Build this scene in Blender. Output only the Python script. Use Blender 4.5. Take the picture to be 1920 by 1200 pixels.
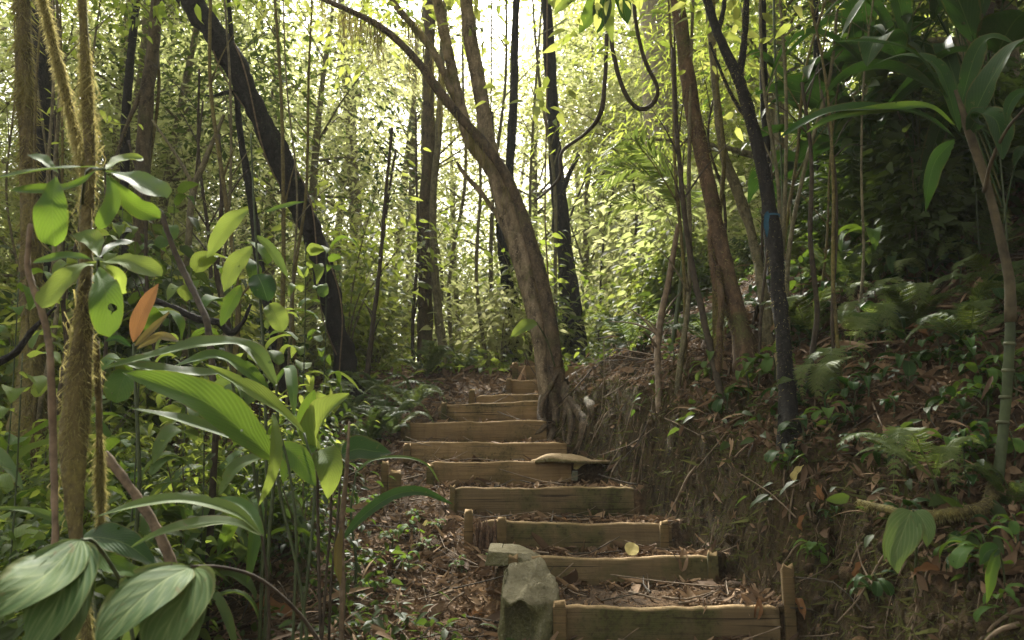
import bpy, math
import numpy as np
from mathutils import Vector

for o in list(bpy.data.objects):
    bpy.data.objects.remove(o)
SC = bpy.context.scene
COL = SC.collection

# ------------------------------------------------------------------ camera
FPX = 1600.0                      # focal length in pixels of a 1920 wide frame
PITCH = math.radians(8.88)
CAM_Z = 1.0
cam_d = bpy.data.cameras.new("camera")
cam_d.sensor_width = 36.0
cam_d.lens = 36.0 * FPX / 1920.0
cam_d.clip_start = 0.05
cam_d.clip_end = 2000.0
cam_d.dof.use_dof = True
cam_d.dof.focus_distance = 5.0
cam_d.dof.aperture_fstop = 4.5
cam = bpy.data.objects.new("camera", cam_d)
cam.location = (0, 0, CAM_Z)
cam.rotation_euler = (math.radians(90) + PITCH, 0, 0)
COL.objects.link(cam)
SC.camera = cam

# ------------------------------------------------------------------ world, sun, exposure
SUN_EL, SUN_AZ = 46.0, -10.0       # azimuth from the view direction (+Y), negative to the left
world = bpy.data.worlds.new("World")
SC.world = world
world.use_nodes = True
wn = world.node_tree.nodes
wl = world.node_tree.links
bg = wn["Background"]
sky = wn.new("ShaderNodeTexSky")
sky.sky_type = 'NISHITA'
sky.sun_disc = False
sky.sun_elevation = math.radians(SUN_EL)
sky.sun_rotation = math.radians(SUN_AZ)
sky.air_density = 1.0
sky.dust_density = 4.0
hsv = wn.new("ShaderNodeHueSaturation")     # an overcast, nearly white sky
hsv.inputs["Saturation"].default_value = 0.2
wl.new(sky.outputs["Color"], hsv.inputs["Color"])
warm = wn.new("ShaderNodeMix"); warm.data_type = 'RGBA'; warm.blend_type = 'MULTIPLY'
warm.inputs[0].default_value = 1.0; warm.inputs[7].default_value = (1.0, 0.97, 0.90, 1)
wl.new(hsv.outputs["Color"], warm.inputs[6]); wl.new(warm.outputs[2], bg.inputs["Color"])
bg.inputs["Strength"].default_value = 0.125

sun_d = bpy.data.lights.new("sun", 'SUN')
sun_d.energy = 4.0
sun_d.angle = math.radians(2.5)
sun_d.color = (1.0, 0.96, 0.87)
sun = bpy.data.objects.new("sun", sun_d)
_e, _a = math.radians(SUN_EL), math.radians(SUN_AZ)
_sv = Vector((math.sin(_a) * math.cos(_e), math.cos(_a) * math.cos(_e), math.sin(_e)))
sun.rotation_euler = (-_sv).to_track_quat('-Z', 'Y').to_euler()
sun.location = (0, 0, 30)
COL.objects.link(sun)

SC.view_settings.view_transform = 'Standard'
SC.view_settings.look = 'None'
SC.view_settings.exposure = 2.0
SC.view_settings.gamma = 1.0
SC.view_settings.use_curve_mapping = False
SC.render.engine = 'CYCLES'
SC.cycles.max_bounces = 7
SC.cycles.diffuse_bounces = 5
SC.cycles.glossy_bounces = 2
SC.cycles.transmission_bounces = 5
SC.cycles.transparent_max_bounces = 8
SC.cycles.volume_bounces = 0
SC.cycles.use_denoising = True
SC.cycles.caustics_reflective = False
SC.cycles.caustics_refractive = False

# ------------------------------------------------------------------ maths helpers
RNG = np.random.default_rng(7)
CP, SP = math.cos(PITCH), math.sin(PITCH)

def P(px, py, d):
    """World point seen at photo pixel (px, py), d metres ahead of the camera."""
    yy = 600.0 - py
    Y = FPX * CP - yy * SP
    k = d / Y
    return np.array([(px - 960.0) * k, d, CAM_Z + (FPX * SP + yy * CP) * k])

def nrm(v):
    v = np.asarray(v, float)
    return v / np.maximum(np.linalg.norm(v, axis=-1, keepdims=True), 1e-9)

def hash2(ix, iy, s):
    n = (ix.astype(np.int64) * 374761393 + iy.astype(np.int64) * 668265263 + s * 974634777) & 0xffffffff
    n = ((n ^ (n >> 13)) * 1274126177) & 0xffffffff
    return ((n ^ (n >> 16)) & 0xffff) / 65535.0

def vnoise(x, y, s=0):
    x = np.asarray(x, float); y = np.asarray(y, float)
    ix = np.floor(x); iy = np.floor(y)
    fx = x - ix; fy = y - iy
    fx = fx * fx * (3 - 2 * fx); fy = fy * fy * (3 - 2 * fy)
    a = hash2(ix, iy, s); b = hash2(ix + 1, iy, s); c = hash2(ix, iy + 1, s); d = hash2(ix + 1, iy + 1, s)
    return (a * (1 - fx) + b * fx) * (1 - fy) + (c * (1 - fx) + d * fx) * fy - 0.5

def fbm(x, y, s=0, o=3):
    t = 0; a = 1.0; f = 1.0
    for i in range(o):
        t = t + a * vnoise(x * f, y * f, s + i * 17); a *= 0.5; f *= 2.03
    return t

def cat(pts, n):
    """Catmull-Rom through pts (k, dim), n samples."""
    p = np.asarray(pts, float)
    if len(p) == 2:
        t = np.linspace(0, 1, n)[:, None]
        return p[0] * (1 - t) + p[1] * t
    q = np.vstack([2 * p[0] - p[1], p, 2 * p[-1] - p[-2]])
    seg = np.linalg.norm(np.diff(p[:, :3], axis=0), axis=1) + 1e-6
    cum = np.concatenate([[0], np.cumsum(seg)])
    t = np.linspace(0, cum[-1], n)
    i = np.clip(np.searchsorted(cum, t, side='right') - 1, 0, len(p) - 2)
    u = ((t - cum[i]) / seg[i])[:, None]
    p0, p1, p2, p3 = q[i], q[i + 1], q[i + 2], q[i + 3]
    return 0.5 * (2 * p1 + (p2 - p0) * u + (2 * p0 - 5 * p1 + 4 * p2 - p3) * u ** 2 + (3 * p1 - p0 - 3 * p2 + p3) * u ** 3)

def frames(c):
    """Tangents and two normals carried along a polyline."""
    t = nrm(np.gradient(c, axis=0))
    n = np.zeros_like(c)
    a = np.array([0, 0, 1.0]) if abs(t[0][2]) < 0.8 else np.array([0, 1.0, 0])
    v = nrm(np.cross(t[0], a))
    for i in range(len(c)):
        v = v - t[i] * np.dot(v, t[i]); v = nrm(v); n[i] = v
    return t, n, np.cross(t, n)

# ------------------------------------------------------------------ mesh builder
class MB:
    def __init__(self):
        self.v, self.q, self.t, self.uv, self.r, self.n = [], [], [], [], [], 0
    def add(self, v, q=None, t=None, uv=None, rnd=None):
        v = np.asarray(v, float).reshape(-1, 3)
        k = len(v)
        if q is not None and len(q): self.q.append(np.asarray(q, int).reshape(-1, 4) + self.n)
        if t is not None and len(t): self.t.append(np.asarray(t, int).reshape(-1, 3) + self.n)
        self.v.append(v)
        self.uv.append(np.zeros((k, 2)) if uv is None else np.asarray(uv, float).reshape(-1, 2))
        self.r.append(np.full(k, 0.5) if rnd is None else np.broadcast_to(np.asarray(rnd, float), (k,)))
        self.n += k
    def mesh(self, name, mat, smooth=True):
        me = bpy.data.meshes.new(name)
        v = np.concatenate(self.v)
        q = np.concatenate(self.q) if self.q else np.zeros((0, 4), int)
        t = np.concatenate(self.t) if self.t else np.zeros((0, 3), int)
        idx = np.concatenate([q.ravel(), t.ravel()]).astype(np.int32)
        tot = np.concatenate([np.full(len(q), 4), np.full(len(t), 3)]).astype(np.int32)
        st = np.concatenate([[0], np.cumsum(tot)[:-1]]).astype(np.int32)
        me.vertices.add(len(v)); me.vertices.foreach_set("co", v.astype(np.float32).ravel())
        me.loops.add(len(idx)); me.loops.foreach_set("vertex_index", idx)
        me.polygons.add(len(tot)); me.polygons.foreach_set("loop_start", st)
        try: me.polygons.foreach_set("loop_total", tot)
        except Exception: pass
        uv = np.concatenate(self.uv)[idx]
        ul = me.uv_layers.new(name="UVMap")
        ul.data.foreach_set("uv", uv.astype(np.float32).ravel())
        at = me.attributes.new("rnd", 'FLOAT', 'POINT')
        at.data.foreach_set("value", np.concatenate(self.r).astype(np.float32))
        me.polygons.foreach_set("use_smooth", np.full(len(tot), smooth))
        me.materials.append(mat)
        me.update(calc_edges=True)
        return me
    def build(self, name, mat, parent=None, smooth=True, kind=None, local=False):
        return link(name, self.mesh(name, mat, smooth), parent, kind, local)

def link(name, me, parent=None, kind=None, local=False):
    o = bpy.data.objects.new(name, me)
    COL.objects.link(o)
    if parent is not None:
        o.parent = parent
        if parent.type == 'EMPTY' and not local:      # shapes are authored in world space
            o.location = -Vector(parent.location)
    if kind: o["kind"] = kind
    return o

def thing(name, label, cat_, loc=(0, 0, 0), group=None):
    o = bpy.data.objects.new(name, None)
    o.empty_display_size = 0.1
    COL.objects.link(o)
    o.location = Vector([float(a) for a in loc])
    return tag(o, label, cat_, group)

def tag(o, label, cat_, group=None):
    o["label"] = label; o["category"] = cat_
    if group: o["group"] = group
    return o

def structure(o):
    o["kind"] = "structure"; return o

def tree_copy(o, parent=None, label=None):
    c = o.copy(); COL.objects.link(c)
    if parent is not None: c.parent = parent
    if label: c["label"] = label
    for ch in o.children: tree_copy(ch, c)
    return c

# ------------------------------------------------------------------ shape makers
def tube(mb, c, r, k=9, bump=0.0, seed=0, rnd=0.5, caps=True, vs=1.0):
    c = np.asarray(c, float); n = len(c)
    r = np.broadcast_to(np.asarray(r, float), (n,))
    t, a, b = frames(c)
    th = np.linspace(0, 2 * np.pi, k + 1)[:-1]
    L = np.concatenate([[0], np.cumsum(np.linalg.norm(np.diff(c, axis=0), axis=1))])
    rr = r[:, None] * np.ones((n, k))
    if bump:
        tt = np.cos(th)[None, :] * 1.7; ss = np.sin(th)[None, :] * 1.7
        z = (L / max(r.max(), 1e-4))[:, None]
        rr = rr * (1 + bump * (fbm(tt + z * 0.45, ss + z * 0.31 + 9, seed, 3)))
    v = c[:, None, :] + rr[:, :, None] * (np.cos(th)[None, :, None] * a[:, None, :] + np.sin(th)[None, :, None] * b[:, None, :])
    i = np.arange(n - 1)[:, None]; j = np.arange(k)[None, :]; j2 = (j + 1) % k
    q = np.stack([i * k + j, i * k + j2, (i + 1) * k + j2, (i + 1) * k + j], -1).reshape(-1, 4)
    u = np.broadcast_to(np.abs(np.linspace(-1, 1, k))[None, :], (n, k))
    uv = np.stack([u, np.broadcast_to(L[:, None] * vs, (n, k))], -1).reshape(-1, 2)
    v = v.reshape(-1, 3); tr = []
    if caps:
        v = np.vstack([v, c[0], c[-1]]); uv = np.vstack([uv, [0.5, 0], [0.5, L[-1]]])
        for jj in range(k):
            tr.append([n * k, (jj + 1) % k, jj]); tr.append([n * k + 1, (n - 1) * k + jj, (n - 1) * k + (jj + 1) % k])
    mb.add(v, q, tr, uv, rnd)

PROF = {'lance': (0.7, 0.85), 'obov': (1.05, 0.42), 'ovate': (0.5, 0.95), 'strap': (0.38, 0.55), 'round': (0.5, 0.5), 'blade': (0.25, 0.9)}

def leaf_geo(mb, c, wid, hint=(0, -0.4, 1), prof='lance', fold=0.35, wave=0.0, pleat=0.0, nu=7, rnd=0.5, twist=0.0, ph=0.0):
    c = np.asarray(c, float); n = len(c)
    t = nrm(np.gradient(c, axis=0))
    h = np.broadcast_to(np.asarray(hint, float), c.shape)
    s = nrm(np.cross(t, h)); nn = np.cross(s, t)
    v = np.linspace(0, 1, n); a, b = PROF[prof]
    w = np.power(np.clip(v, 1e-4, 1), a) * np.power(np.clip(1 - v, 1e-4, 1), b)
    m = (a / (a + b)) ** a * (b / (a + b)) ** b
    w = wid * 0.5 * w / m
    if twist:
        ct, st_ = np.cos(twist * v)[:, None], np.sin(twist * v)[:, None]
        s, nn = s * ct + nn * st_, nn * ct - s * st_
    u = np.linspace(-1, 1, nu)
    up = np.abs(u)[None, :] * math.sin(fold)
    off = w[:, None] * up
    if wave: off = off + wave * wid * (u ** 2)[None, :] * np.sin(v * 17 + ph + np.sign(u)[None, :].T * 1.3).T if False else off + wave * wid * (u ** 2)[None, :] * np.sin(v[:, None] * 15 + ph + 1.9 * np.sign(u)[None, :])
    if pleat: off = off + pleat * wid * np.cos(u * math.pi * (nu - 1) / 2)[None, :] * (w / (wid * 0.5))[:, None]
    pts = c[:, None, :] + s[:, None, :] * (u[None, :] * w[:, None] * math.cos(fold))[:, :, None] + nn[:, None, :] * off[:, :, None]
    i = np.arange(n - 1)[:, None]; j = np.arange(nu - 1)[None, :]
    q = np.stack([i * nu + j, i * nu + j + 1, (i + 1) * nu + j + 1, (i + 1) * nu + j], -1).reshape(-1, 4)
    uv = np.stack([np.broadcast_to(u[None, :] * 0.5 + 0.5, (n, nu)), np.broadcast_to(v[:, None], (n, nu))], -1)
    mb.add(pts.reshape(-1, 3), q, None, uv.reshape(-1, 2), rnd)

def scatter(mb, tv, tq, tt, tuv, pos, ax, up, scale, rnd):
    """Copy a template (leaf along +Y, face +Z) onto many frames at once."""
    N = len(pos); k = len(tv)
    if N == 0: return
    ax = nrm(ax); s = nrm(np.cross(ax, up)); n = np.cross(s, ax)
    sc = np.asarray(scale, float)
    if sc.ndim == 1: sc = np.stack([sc, sc, sc], 1)
    v = pos[:, None, :] + (tv[None, :, 0] * sc[:, :1])[:, :, None] * s[:, None, :] \
        + (tv[None, :, 1] * sc[:, 1:2])[:, :, None] * ax[:, None, :] + (tv[None, :, 2] * sc[:, 2:3])[:, :, None] * n[:, None, :]
    base = (np.arange(N) * k)[:, None, None]
    q = (np.asarray(tq)[None] + base).reshape(-1, 4) if tq is not None and len(tq) else None
    t = (np.asarray(tt)[None] + base).reshape(-1, 3) if tt is not None and len(tt) else None
    mb.add(v.reshape(-1, 3), q, t, np.tile(tuv, (N, 1)), np.repeat(rnd, k))

def tmpl_leaf(n=4, nu=3, w=0.4, prof='lance', fold=0.3, droop=0.25, wave=0.0):
    m = MB(); y = np.linspace(0, 1, n)
    c = np.stack([0 * y, y, -droop * y * y], 1)
    leaf_geo(m, c, w, (0, 0, 1), prof, fold, wave, 0, nu)
    return m.v[0], m.q[0], None, m.uv[0]

def tmpl_kite(w=0.42, fold=0.12, wide=0.42):
    v = np.array([[0, 0, 0], [-w / 2, wide, fold], [0, 1, -0.1], [w / 2, wide, fold]], float)
    return v, None, np.array([[0, 2, 1], [0, 3, 2]]), np.array([[.5, 0], [0, wide], [.5, 1], [1, wide]])

K_LEAF = tmpl_kite()
K_NARROW = tmpl_kite(0.16, 0.03, 0.35)
K_BLADE = (np.array([[-.5, 0, 0], [.5, 0, 0], [0, 1, 0]], float), None, np.array([[0, 1, 2]]), np.array([[0, 0], [1, 0], [.5, 1]]))
T_LEAF = tmpl_leaf(5, 3, 0.42, 'ovate', 0.3, 0.3)
T_BROAD = tmpl_leaf(6, 5, 0.5, 'ovate', 0.25, 0.3, 0.04)
T_DRY = tmpl_leaf(4, 3, 0.44, 'ovate', 0.55, -0.35, 0.12)

def dirs(n, rng, zmin=-1, zmax=1):
    z = rng.uniform(zmin, zmax, n); a = rng.uniform(0, 2 * np.pi, n); r = np.sqrt(np.maximum(0, 1 - z * z))
    return np.stack([r * np.cos(a), r * np.sin(a), z], 1)

def foliage(mb, cen, per, spread, size, tmpl, rng, droop=0.3, flat=0.6, jit=0.5):
    """Leaf clumps round each centre: every leaf a small face of its own."""
    cen = np.asarray(cen, float).reshape(-1, 3); N = len(cen) * per
    c = np.repeat(cen, per, 0)
    crnd = np.repeat(rng.uniform(0, 1, len(cen)), per)
    off = rng.normal(0, 1, (N, 3)) * np.array([spread, spread, spread * flat])
    pos = c + off
    ax = nrm(off * np.array([1, 1, .3]) + rng.normal(0, spread * 0.8, (N, 3))); ax[:, 2] = ax[:, 2] * 0.6 - droop
    up = np.array([0, 0, 1.0]) + rng.normal(0, jit, (N, 3))
    sc = size * rng.uniform(0.55, 1.25, N)
    scatter(mb, *tmpl, pos, ax, up, sc, np.clip(0.55 * crnd + 0.45 * rng.uniform(0, 1, N), 0, 1))

# ------------------------------------------------------------------ materials
def new_mat(name):
    m = bpy.data.materials.new(name); m.use_nodes = True
    nt = m.node_tree; nt.nodes.clear()
    out = nt.nodes.new("ShaderNodeOutputMaterial")
    return m, nt, out

def N(nt, t, **kw):
    n = nt.nodes.new(t)
    for k, v in kw.items():
        if k.startswith("i_"):
            n.inputs[k[2:].replace("_", " ")].default_value = v
        else: setattr(n, k, v)
    return n

def ramp(nt, fac, stops):
    r = nt.nodes.new("ShaderNodeValToRGB")
    e = r.color_ramp.elements
    while len(e) < len(stops): e.new(0.5)
    for k, (p, c) in zip(e, stops):
        k.position = p; k.color = (c[0], c[1], c[2], 1)
    nt.links.new(fac, r.inputs["Fac"])
    return r.outputs["Color"]

def mth(nt, op, a, b=None, c=None, clamp=False):
    n = nt.nodes.new("ShaderNodeMath"); n.operation = op; n.use_clamp = clamp
    for i, x in enumerate((a, b, c)):
        if x is None: continue
        if isinstance(x, (int, float)): n.inputs[i].default_value = x
        else: nt.links.new(x, n.inputs[i])
    return n.outputs[0]

def mixc(nt, f, a, b, mode='MIX'):
    n = nt.nodes.new("ShaderNodeMix"); n.data_type = 'RGBA'; n.blend_type = mode
    for s, x in ((0, f), (6, a), (7, b)):
        if isinstance(x, (int, float)): n.inputs[s].default_value = x
        elif isinstance(x, tuple): n.inputs[s].default_value = (*x, 1)
        else: nt.links.new(x, n.inputs[s])
    return n.outputs[2]

def noise(nt, scale, detail=3, rough=0.55, vec=None, dist=0.0):
    n = nt.nodes.new("ShaderNodeTexNoise")
    n.inputs["Scale"].default_value = scale; n.inputs["Detail"].default_value = detail
    n.inputs["Roughness"].default_value = rough; n.inputs["Distortion"].default_value = dist
    if vec is not None: nt.links.new(vec, n.inputs["Vector"])
    return n.outputs["Fac"]

def coords(nt, kind="Object", scale=None):
    c = nt.nodes.new("ShaderNodeTexCoord").outputs[kind]
    if scale is None: return c
    m = nt.nodes.new("ShaderNodeMapping"); m.inputs["Scale"].default_value = scale
    nt.links.new(c, m.inputs["Vector"])
    return m.outputs["Vector"]

def attr(nt, name="rnd"):
    a = nt.nodes.new("ShaderNodeAttribute"); a.attribute_name = name; a.attribute_type = 'GEOMETRY'
    return a.outputs["Fac"]

def bumpn(nt, h, strength, dist=0.02):
    b = nt.nodes.new("ShaderNodeBump"); b.inputs["Strength"].default_value = strength; b.inputs["Distance"].default_value = dist
    nt.links.new(h, b.inputs["Height"])
    return b.outputs["Normal"]

def principled(nt, col, rough, normal=None, spec=0.5):
    p = nt.nodes.new("ShaderNodeBsdfPrincipled")
    if isinstance(col, tuple): p.inputs["Base Color"].default_value = (*col, 1)
    else: nt.links.new(col, p.inputs["Base Color"])
    if isinstance(rough, (int, float)): p.inputs["Roughness"].default_value = rough
    else: nt.links.new(rough, p.inputs["Roughness"])
    p.inputs["Specular IOR Level"].default_value = spec
    if normal is not None: nt.links.new(normal, p.inputs["Normal"])
    return p.outputs[0]

def mix_shader(nt, f, a, b):
    m = nt.nodes.new("ShaderNodeMixShader")
    if isinstance(f, (int, float)): m.inputs[0].default_value = f
    else: nt.links.new(f, m.inputs[0])
    nt.links.new(a, m.inputs[1]); nt.links.new(b, m.inputs[2])
    return m.outputs[0]

def mat_small_leaf(name, stops, tstops, trans=0.45, rough=0.55, spec=0.22):
    """Small foliage: leaf colour varies leaf by leaf, light passes through."""
    m, nt, out = new_mat(name)
    r = attr(nt)
    oi = nt.nodes.new("ShaderNodeObjectInfo").outputs["Random"]
    f = mth(nt, 'MULTIPLY_ADD', oi, 0.6, mth(nt, 'MULTIPLY_ADD', r, 0.55, -0.07), clamp=True)
    col = ramp(nt, f, stops)
    b = principled(nt, col, rough, None, spec)
    t = nt.nodes.new("ShaderNodeBsdfTranslucent")
    nt.links.new(ramp(nt, f, tstops), t.inputs["Color"])
    nt.links.new(mix_shader(nt, trans, b, t.outputs[0]), out.inputs["Surface"])
    return m

def mat_big_leaf(name, col, col2, tcol, veins=14.0, slant=2.2, trans=0.3, rough=0.62, spec=0.09, mid=(0.12, 0.17, 0.05), wear=0.45, vein_amt=0.16):
    m, nt, out = new_mat(name)
    uv = nt.nodes.new("ShaderNodeTexCoord").outputs["UV"]
    sp = nt.nodes.new("ShaderNodeSeparateXYZ"); nt.links.new(uv, sp.inputs[0])
    u = mth(nt, 'ABSOLUTE', mth(nt, 'MULTIPLY_ADD', sp.outputs[0], 2.0, -1.0))
    v = sp.outputs[1]
    ph = mth(nt, 'SUBTRACT', v, mth(nt, 'MULTIPLY', u, slant * 0.16))
    s = mth(nt, 'SINE', mth(nt, 'MULTIPLY', ph, veins * 6.283))
    vein = mth(nt, 'POWER', mth(nt, 'MULTIPLY_ADD', s, 0.5, 0.5), 6.0)
    midm = mth(nt, 'SUBTRACT', 1.0, mth(nt, 'DIVIDE', u, 0.05), clamp=True)
    oc = coords(nt)
    n1 = noise(nt, 9.0, 4, 0.6, oc)
    oi = nt.nodes.new("ShaderNodeObjectInfo").outputs["Random"]
    f = mth(nt, 'ADD', mth(nt, 'MULTIPLY_ADD', n1, 2.2, -0.6), mth(nt, 'MULTIPLY_ADD', oi, 0.7, -0.35), clamp=True)
    c = mixc(nt, f, col, col2)
    c = mixc(nt, mth(nt, 'MULTIPLY', vein, vein_amt), c, mid)
    c = mixc(nt, mth(nt, 'MULTIPLY', midm, 0.75), c, mid)
    spots = mth(nt, 'GREATER_THAN', noise(nt, 42.0, 3, 0.6, oc), 0.67)
    c = mixc(nt, mth(nt, 'MULTIPLY', spots, 0.6), c, (0.11, 0.09, 0.035))
    if wear:
        edge = mth(nt, 'MULTIPLY', mth(nt, 'GREATER_THAN', mth(nt, 'ADD', u, mth(nt, 'MULTIPLY', n1, 0.5)), 1.17), wear)
        c = mixc(nt, edge, c, (0.14, 0.09, 0.03))
    h = mth(nt, 'ADD', mth(nt, 'MULTIPLY', s, 0.4), mth(nt, 'MULTIPLY', midm, -1.0))
    nm = bumpn(nt, h, 0.22, 0.0025)
    ro = mth(nt, 'MULTIPLY_ADD', n1, 0.5, rough - 0.22)
    b = principled(nt, c, ro, nm, spec)
    t = nt.nodes.new("ShaderNodeBsdfTranslucent")
    tc = mixc(nt, mth(nt, 'MULTIPLY', mth(nt, 'MAXIMUM', vein, midm), 0.4), tcol, (tcol[0] * .4, tcol[1] * .4, tcol[2] * .4))
    nt.links.new(tc, t.inputs["Color"]); nt.links.new(nm, t.inputs["Normal"])
    # insect holes and torn margins
    hn = noise(nt, 16.0, 2, 0.5, oc)
    hole = mth(nt, 'GREATER_THAN', mth(nt, 'ADD', hn, mth(nt, 'MULTIPLY', oi, 0.06)), 0.765)
    torn = mth(nt, 'GREATER_THAN', mth(nt, 'ADD', mth(nt, 'MULTIPLY', u, 0.45), noise(nt, 24.0, 3, 0.6, oc)), 1.06)
    tr = nt.nodes.new("ShaderNodeBsdfTransparent")
    nt.links.new(mix_shader(nt, mth(nt, 'MAXIMUM', hole, torn), mix_shader(nt, trans, b, t.outputs[0]), tr.outputs[0]), out.inputs["Surface"])
    return m

def mat_bark(name, dark, light, moss=(0.09, 0.10, 0.025), moss_amt=0.5, scale=1.0, strength=0.8):
    m, nt, out = new_mat(name)
    oc = coords(nt, "Object", (scale, scale, scale * 0.5))
    oc2 = coords(nt)
    n1 = noise(nt, 26.0, 5, 0.65, oc, 0.4)
    n2 = noise(nt, 4.0, 4, 0.6, oc2)
    n3 = noise(nt, 60.0, 3, 0.6, oc2)
    c = ramp(nt, n1, [(0.3, dark), (0.5, tuple((a + b) / 2 for a, b in zip(dark, light))), (0.68, light)])
    c = mixc(nt, mth(nt, 'MULTIPLY', mth(nt, 'GREATER_THAN', n3, 0.6), 0.35), c, tuple(min(1, x * 1.6 + .02) for x in light))
    if moss_amt:
        mm = mth(nt, 'MULTIPLY_ADD', mth(nt, 'ADD', n2, mth(nt, 'MULTIPLY', n3, 0.35)), 5.0, -5.0 * (1.02 - 0.42 * moss_amt), clamp=True)
        mc = ramp(nt, n3, [(0.3, tuple(x * .45 for x in moss)), (0.7, moss)])
        c = mixc(nt, mm, c, mc)
    nm = bumpn(nt, mth(nt, 'ADD', n1, mth(nt, 'MULTIPLY', n3, 0.4)), strength, 0.03)
    nt.links.new(principled(nt, c, 0.85, nm, 0.25), out.inputs["Surface"])
    return m

def mat_wood(name, base=(0.245, 0.158, 0.07), green=0.6):
    m, nt, out = new_mat(name)
    geo = nt.nodes.new("ShaderNodeNewGeometry")
    pos = geo.outputs["Position"]
    def mapped(sc):
        mp = nt.nodes.new("ShaderNodeMapping"); mp.inputs["Scale"].default_value = sc
        nt.links.new(pos, mp.inputs["Vector"]); return mp.outputs["Vector"]
    grain = noise(nt, 1.6, 5, 0.6, mapped((1.1, 3, 16)), 0.6)
    gfine = noise(nt, 3.0, 4, 0.6, mapped((1.5, 6, 60)))
    drip = noise(nt, 1.0, 5, 0.65, mapped((13, 3, 2.2)), 1.2)
    crack = noise(nt, 1.0, 3, 0.5, mapped((1.6, 2, 75)), 0.5)
    blot = noise(nt, 2.6, 5, 0.62, pos, 0.3)
    fine = noise(nt, 48, 4, 0.65, pos)
    d = tuple(x * 0.55 for x in base); l = tuple(min(1, x * 1.25) for x in base)
    c = ramp(nt, grain, [(0.3, d), (0.52, base), (0.75, l)])
    c = mixc(nt, mth(nt, 'MULTIPLY_ADD', gfine, 2.2, -0.95, clamp=True), c, tuple(x * 0.6 for x in base))
    c = mixc(nt, mth(nt, 'MULTIPLY', mth(nt, 'MULTIPLY_ADD', drip, 4.0, -2.0, clamp=True), 0.5), c, tuple(x * 0.35 for x in base))
    gm = mth(nt, 'MULTIPLY', mth(nt, 'MULTIPLY_ADD', blot, 6.0, -2.75, clamp=True), green)
    oi = nt.nodes.new("ShaderNodeObjectInfo").outputs["Random"]
    c = mixc(nt, mth(nt, 'MULTIPLY', oi, 0.45), c, tuple(x * 0.5 for x in base))
    c = mixc(nt, gm, c, (0.060, 0.058, 0.016))
    dk = mth(nt, 'MULTIPLY_ADD', mth(nt, 'ADD', fine, blot), 6.0, -6.5, clamp=True)
    c = mixc(nt, mth(nt, 'MULTIPLY', dk, 0.7), c, (0.03, 0.02, 0.01))
    c = mixc(nt, mth(nt, 'MULTIPLY', mth(nt, 'MULTIPLY_ADD', crack, 14.0, -8.6, clamp=True), 0.8), c, (0.018, 0.012, 0.006))
    mud = mth(nt, 'MULTIPLY_ADD', noise(nt, 7.0, 5, 0.65, pos), 5.0, -2.7, clamp=True)
    c = mixc(nt, mth(nt, 'MULTIPLY', mud, 0.55), c, (0.11, 0.075, 0.04))
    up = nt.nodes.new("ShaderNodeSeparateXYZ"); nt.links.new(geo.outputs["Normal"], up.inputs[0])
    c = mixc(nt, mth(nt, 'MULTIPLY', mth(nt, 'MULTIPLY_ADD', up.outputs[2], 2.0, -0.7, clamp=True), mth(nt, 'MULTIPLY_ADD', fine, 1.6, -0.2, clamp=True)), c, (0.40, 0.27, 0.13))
    nm = bumpn(nt, mth(nt, 'ADD', mth(nt, 'ADD', grain, gfine), mth(nt, 'MULTIPLY', fine, 0.6)), 0.6, 0.010)
    nt.links.new(principled(nt, c, 0.85, nm, 0.2), out.inputs["Surface"])
    return m

def mat_soil(name):
    m, nt, out = new_mat(name)
    geo = nt.nodes.new("ShaderNodeNewGeometry"); pos = geo.outputs["Position"]
    n1 = noise(nt, 2.2, 5, 0.6, pos); n2 = noise(nt, 28, 5, 0.7, pos); n3 = noise(nt, 120, 3, 0.6, pos)
    c = ramp(nt, n2, [(0.3, (0.022, 0.014, 0.008)), (0.5, (0.06, 0.038, 0.02)), (0.7, (0.13, 0.082, 0.042))])
    c = mixc(nt, mth(nt, 'MULTIPLY_ADD', n1, 4, -1.9, clamp=True), c, ramp(nt, n2, [(0.3, (0.08, 0.046, 0.02)), (0.7, (0.27, 0.155, 0.065))]))
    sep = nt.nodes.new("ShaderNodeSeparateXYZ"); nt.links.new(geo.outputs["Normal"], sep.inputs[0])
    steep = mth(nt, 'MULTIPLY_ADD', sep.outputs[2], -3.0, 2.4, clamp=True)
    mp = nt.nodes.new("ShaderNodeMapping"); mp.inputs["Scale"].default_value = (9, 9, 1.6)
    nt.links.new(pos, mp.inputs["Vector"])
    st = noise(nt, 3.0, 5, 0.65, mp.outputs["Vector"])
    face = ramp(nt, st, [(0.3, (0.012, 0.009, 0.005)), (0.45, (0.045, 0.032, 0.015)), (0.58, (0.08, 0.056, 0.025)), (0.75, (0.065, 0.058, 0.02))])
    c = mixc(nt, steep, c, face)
    h = mth(nt, 'ADD', n2, mth(nt, 'ADD', mth(nt, 'MULTIPLY', n3, 0.5), mth(nt, 'MULTIPLY', mth(nt, 'MULTIPLY', st, steep), 1.2)))
    nt.links.new(principled(nt, c, 0.95, bumpn(nt, h, 0.9, 0.04), 0.15), out.inputs["Surface"])
    return m

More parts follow.
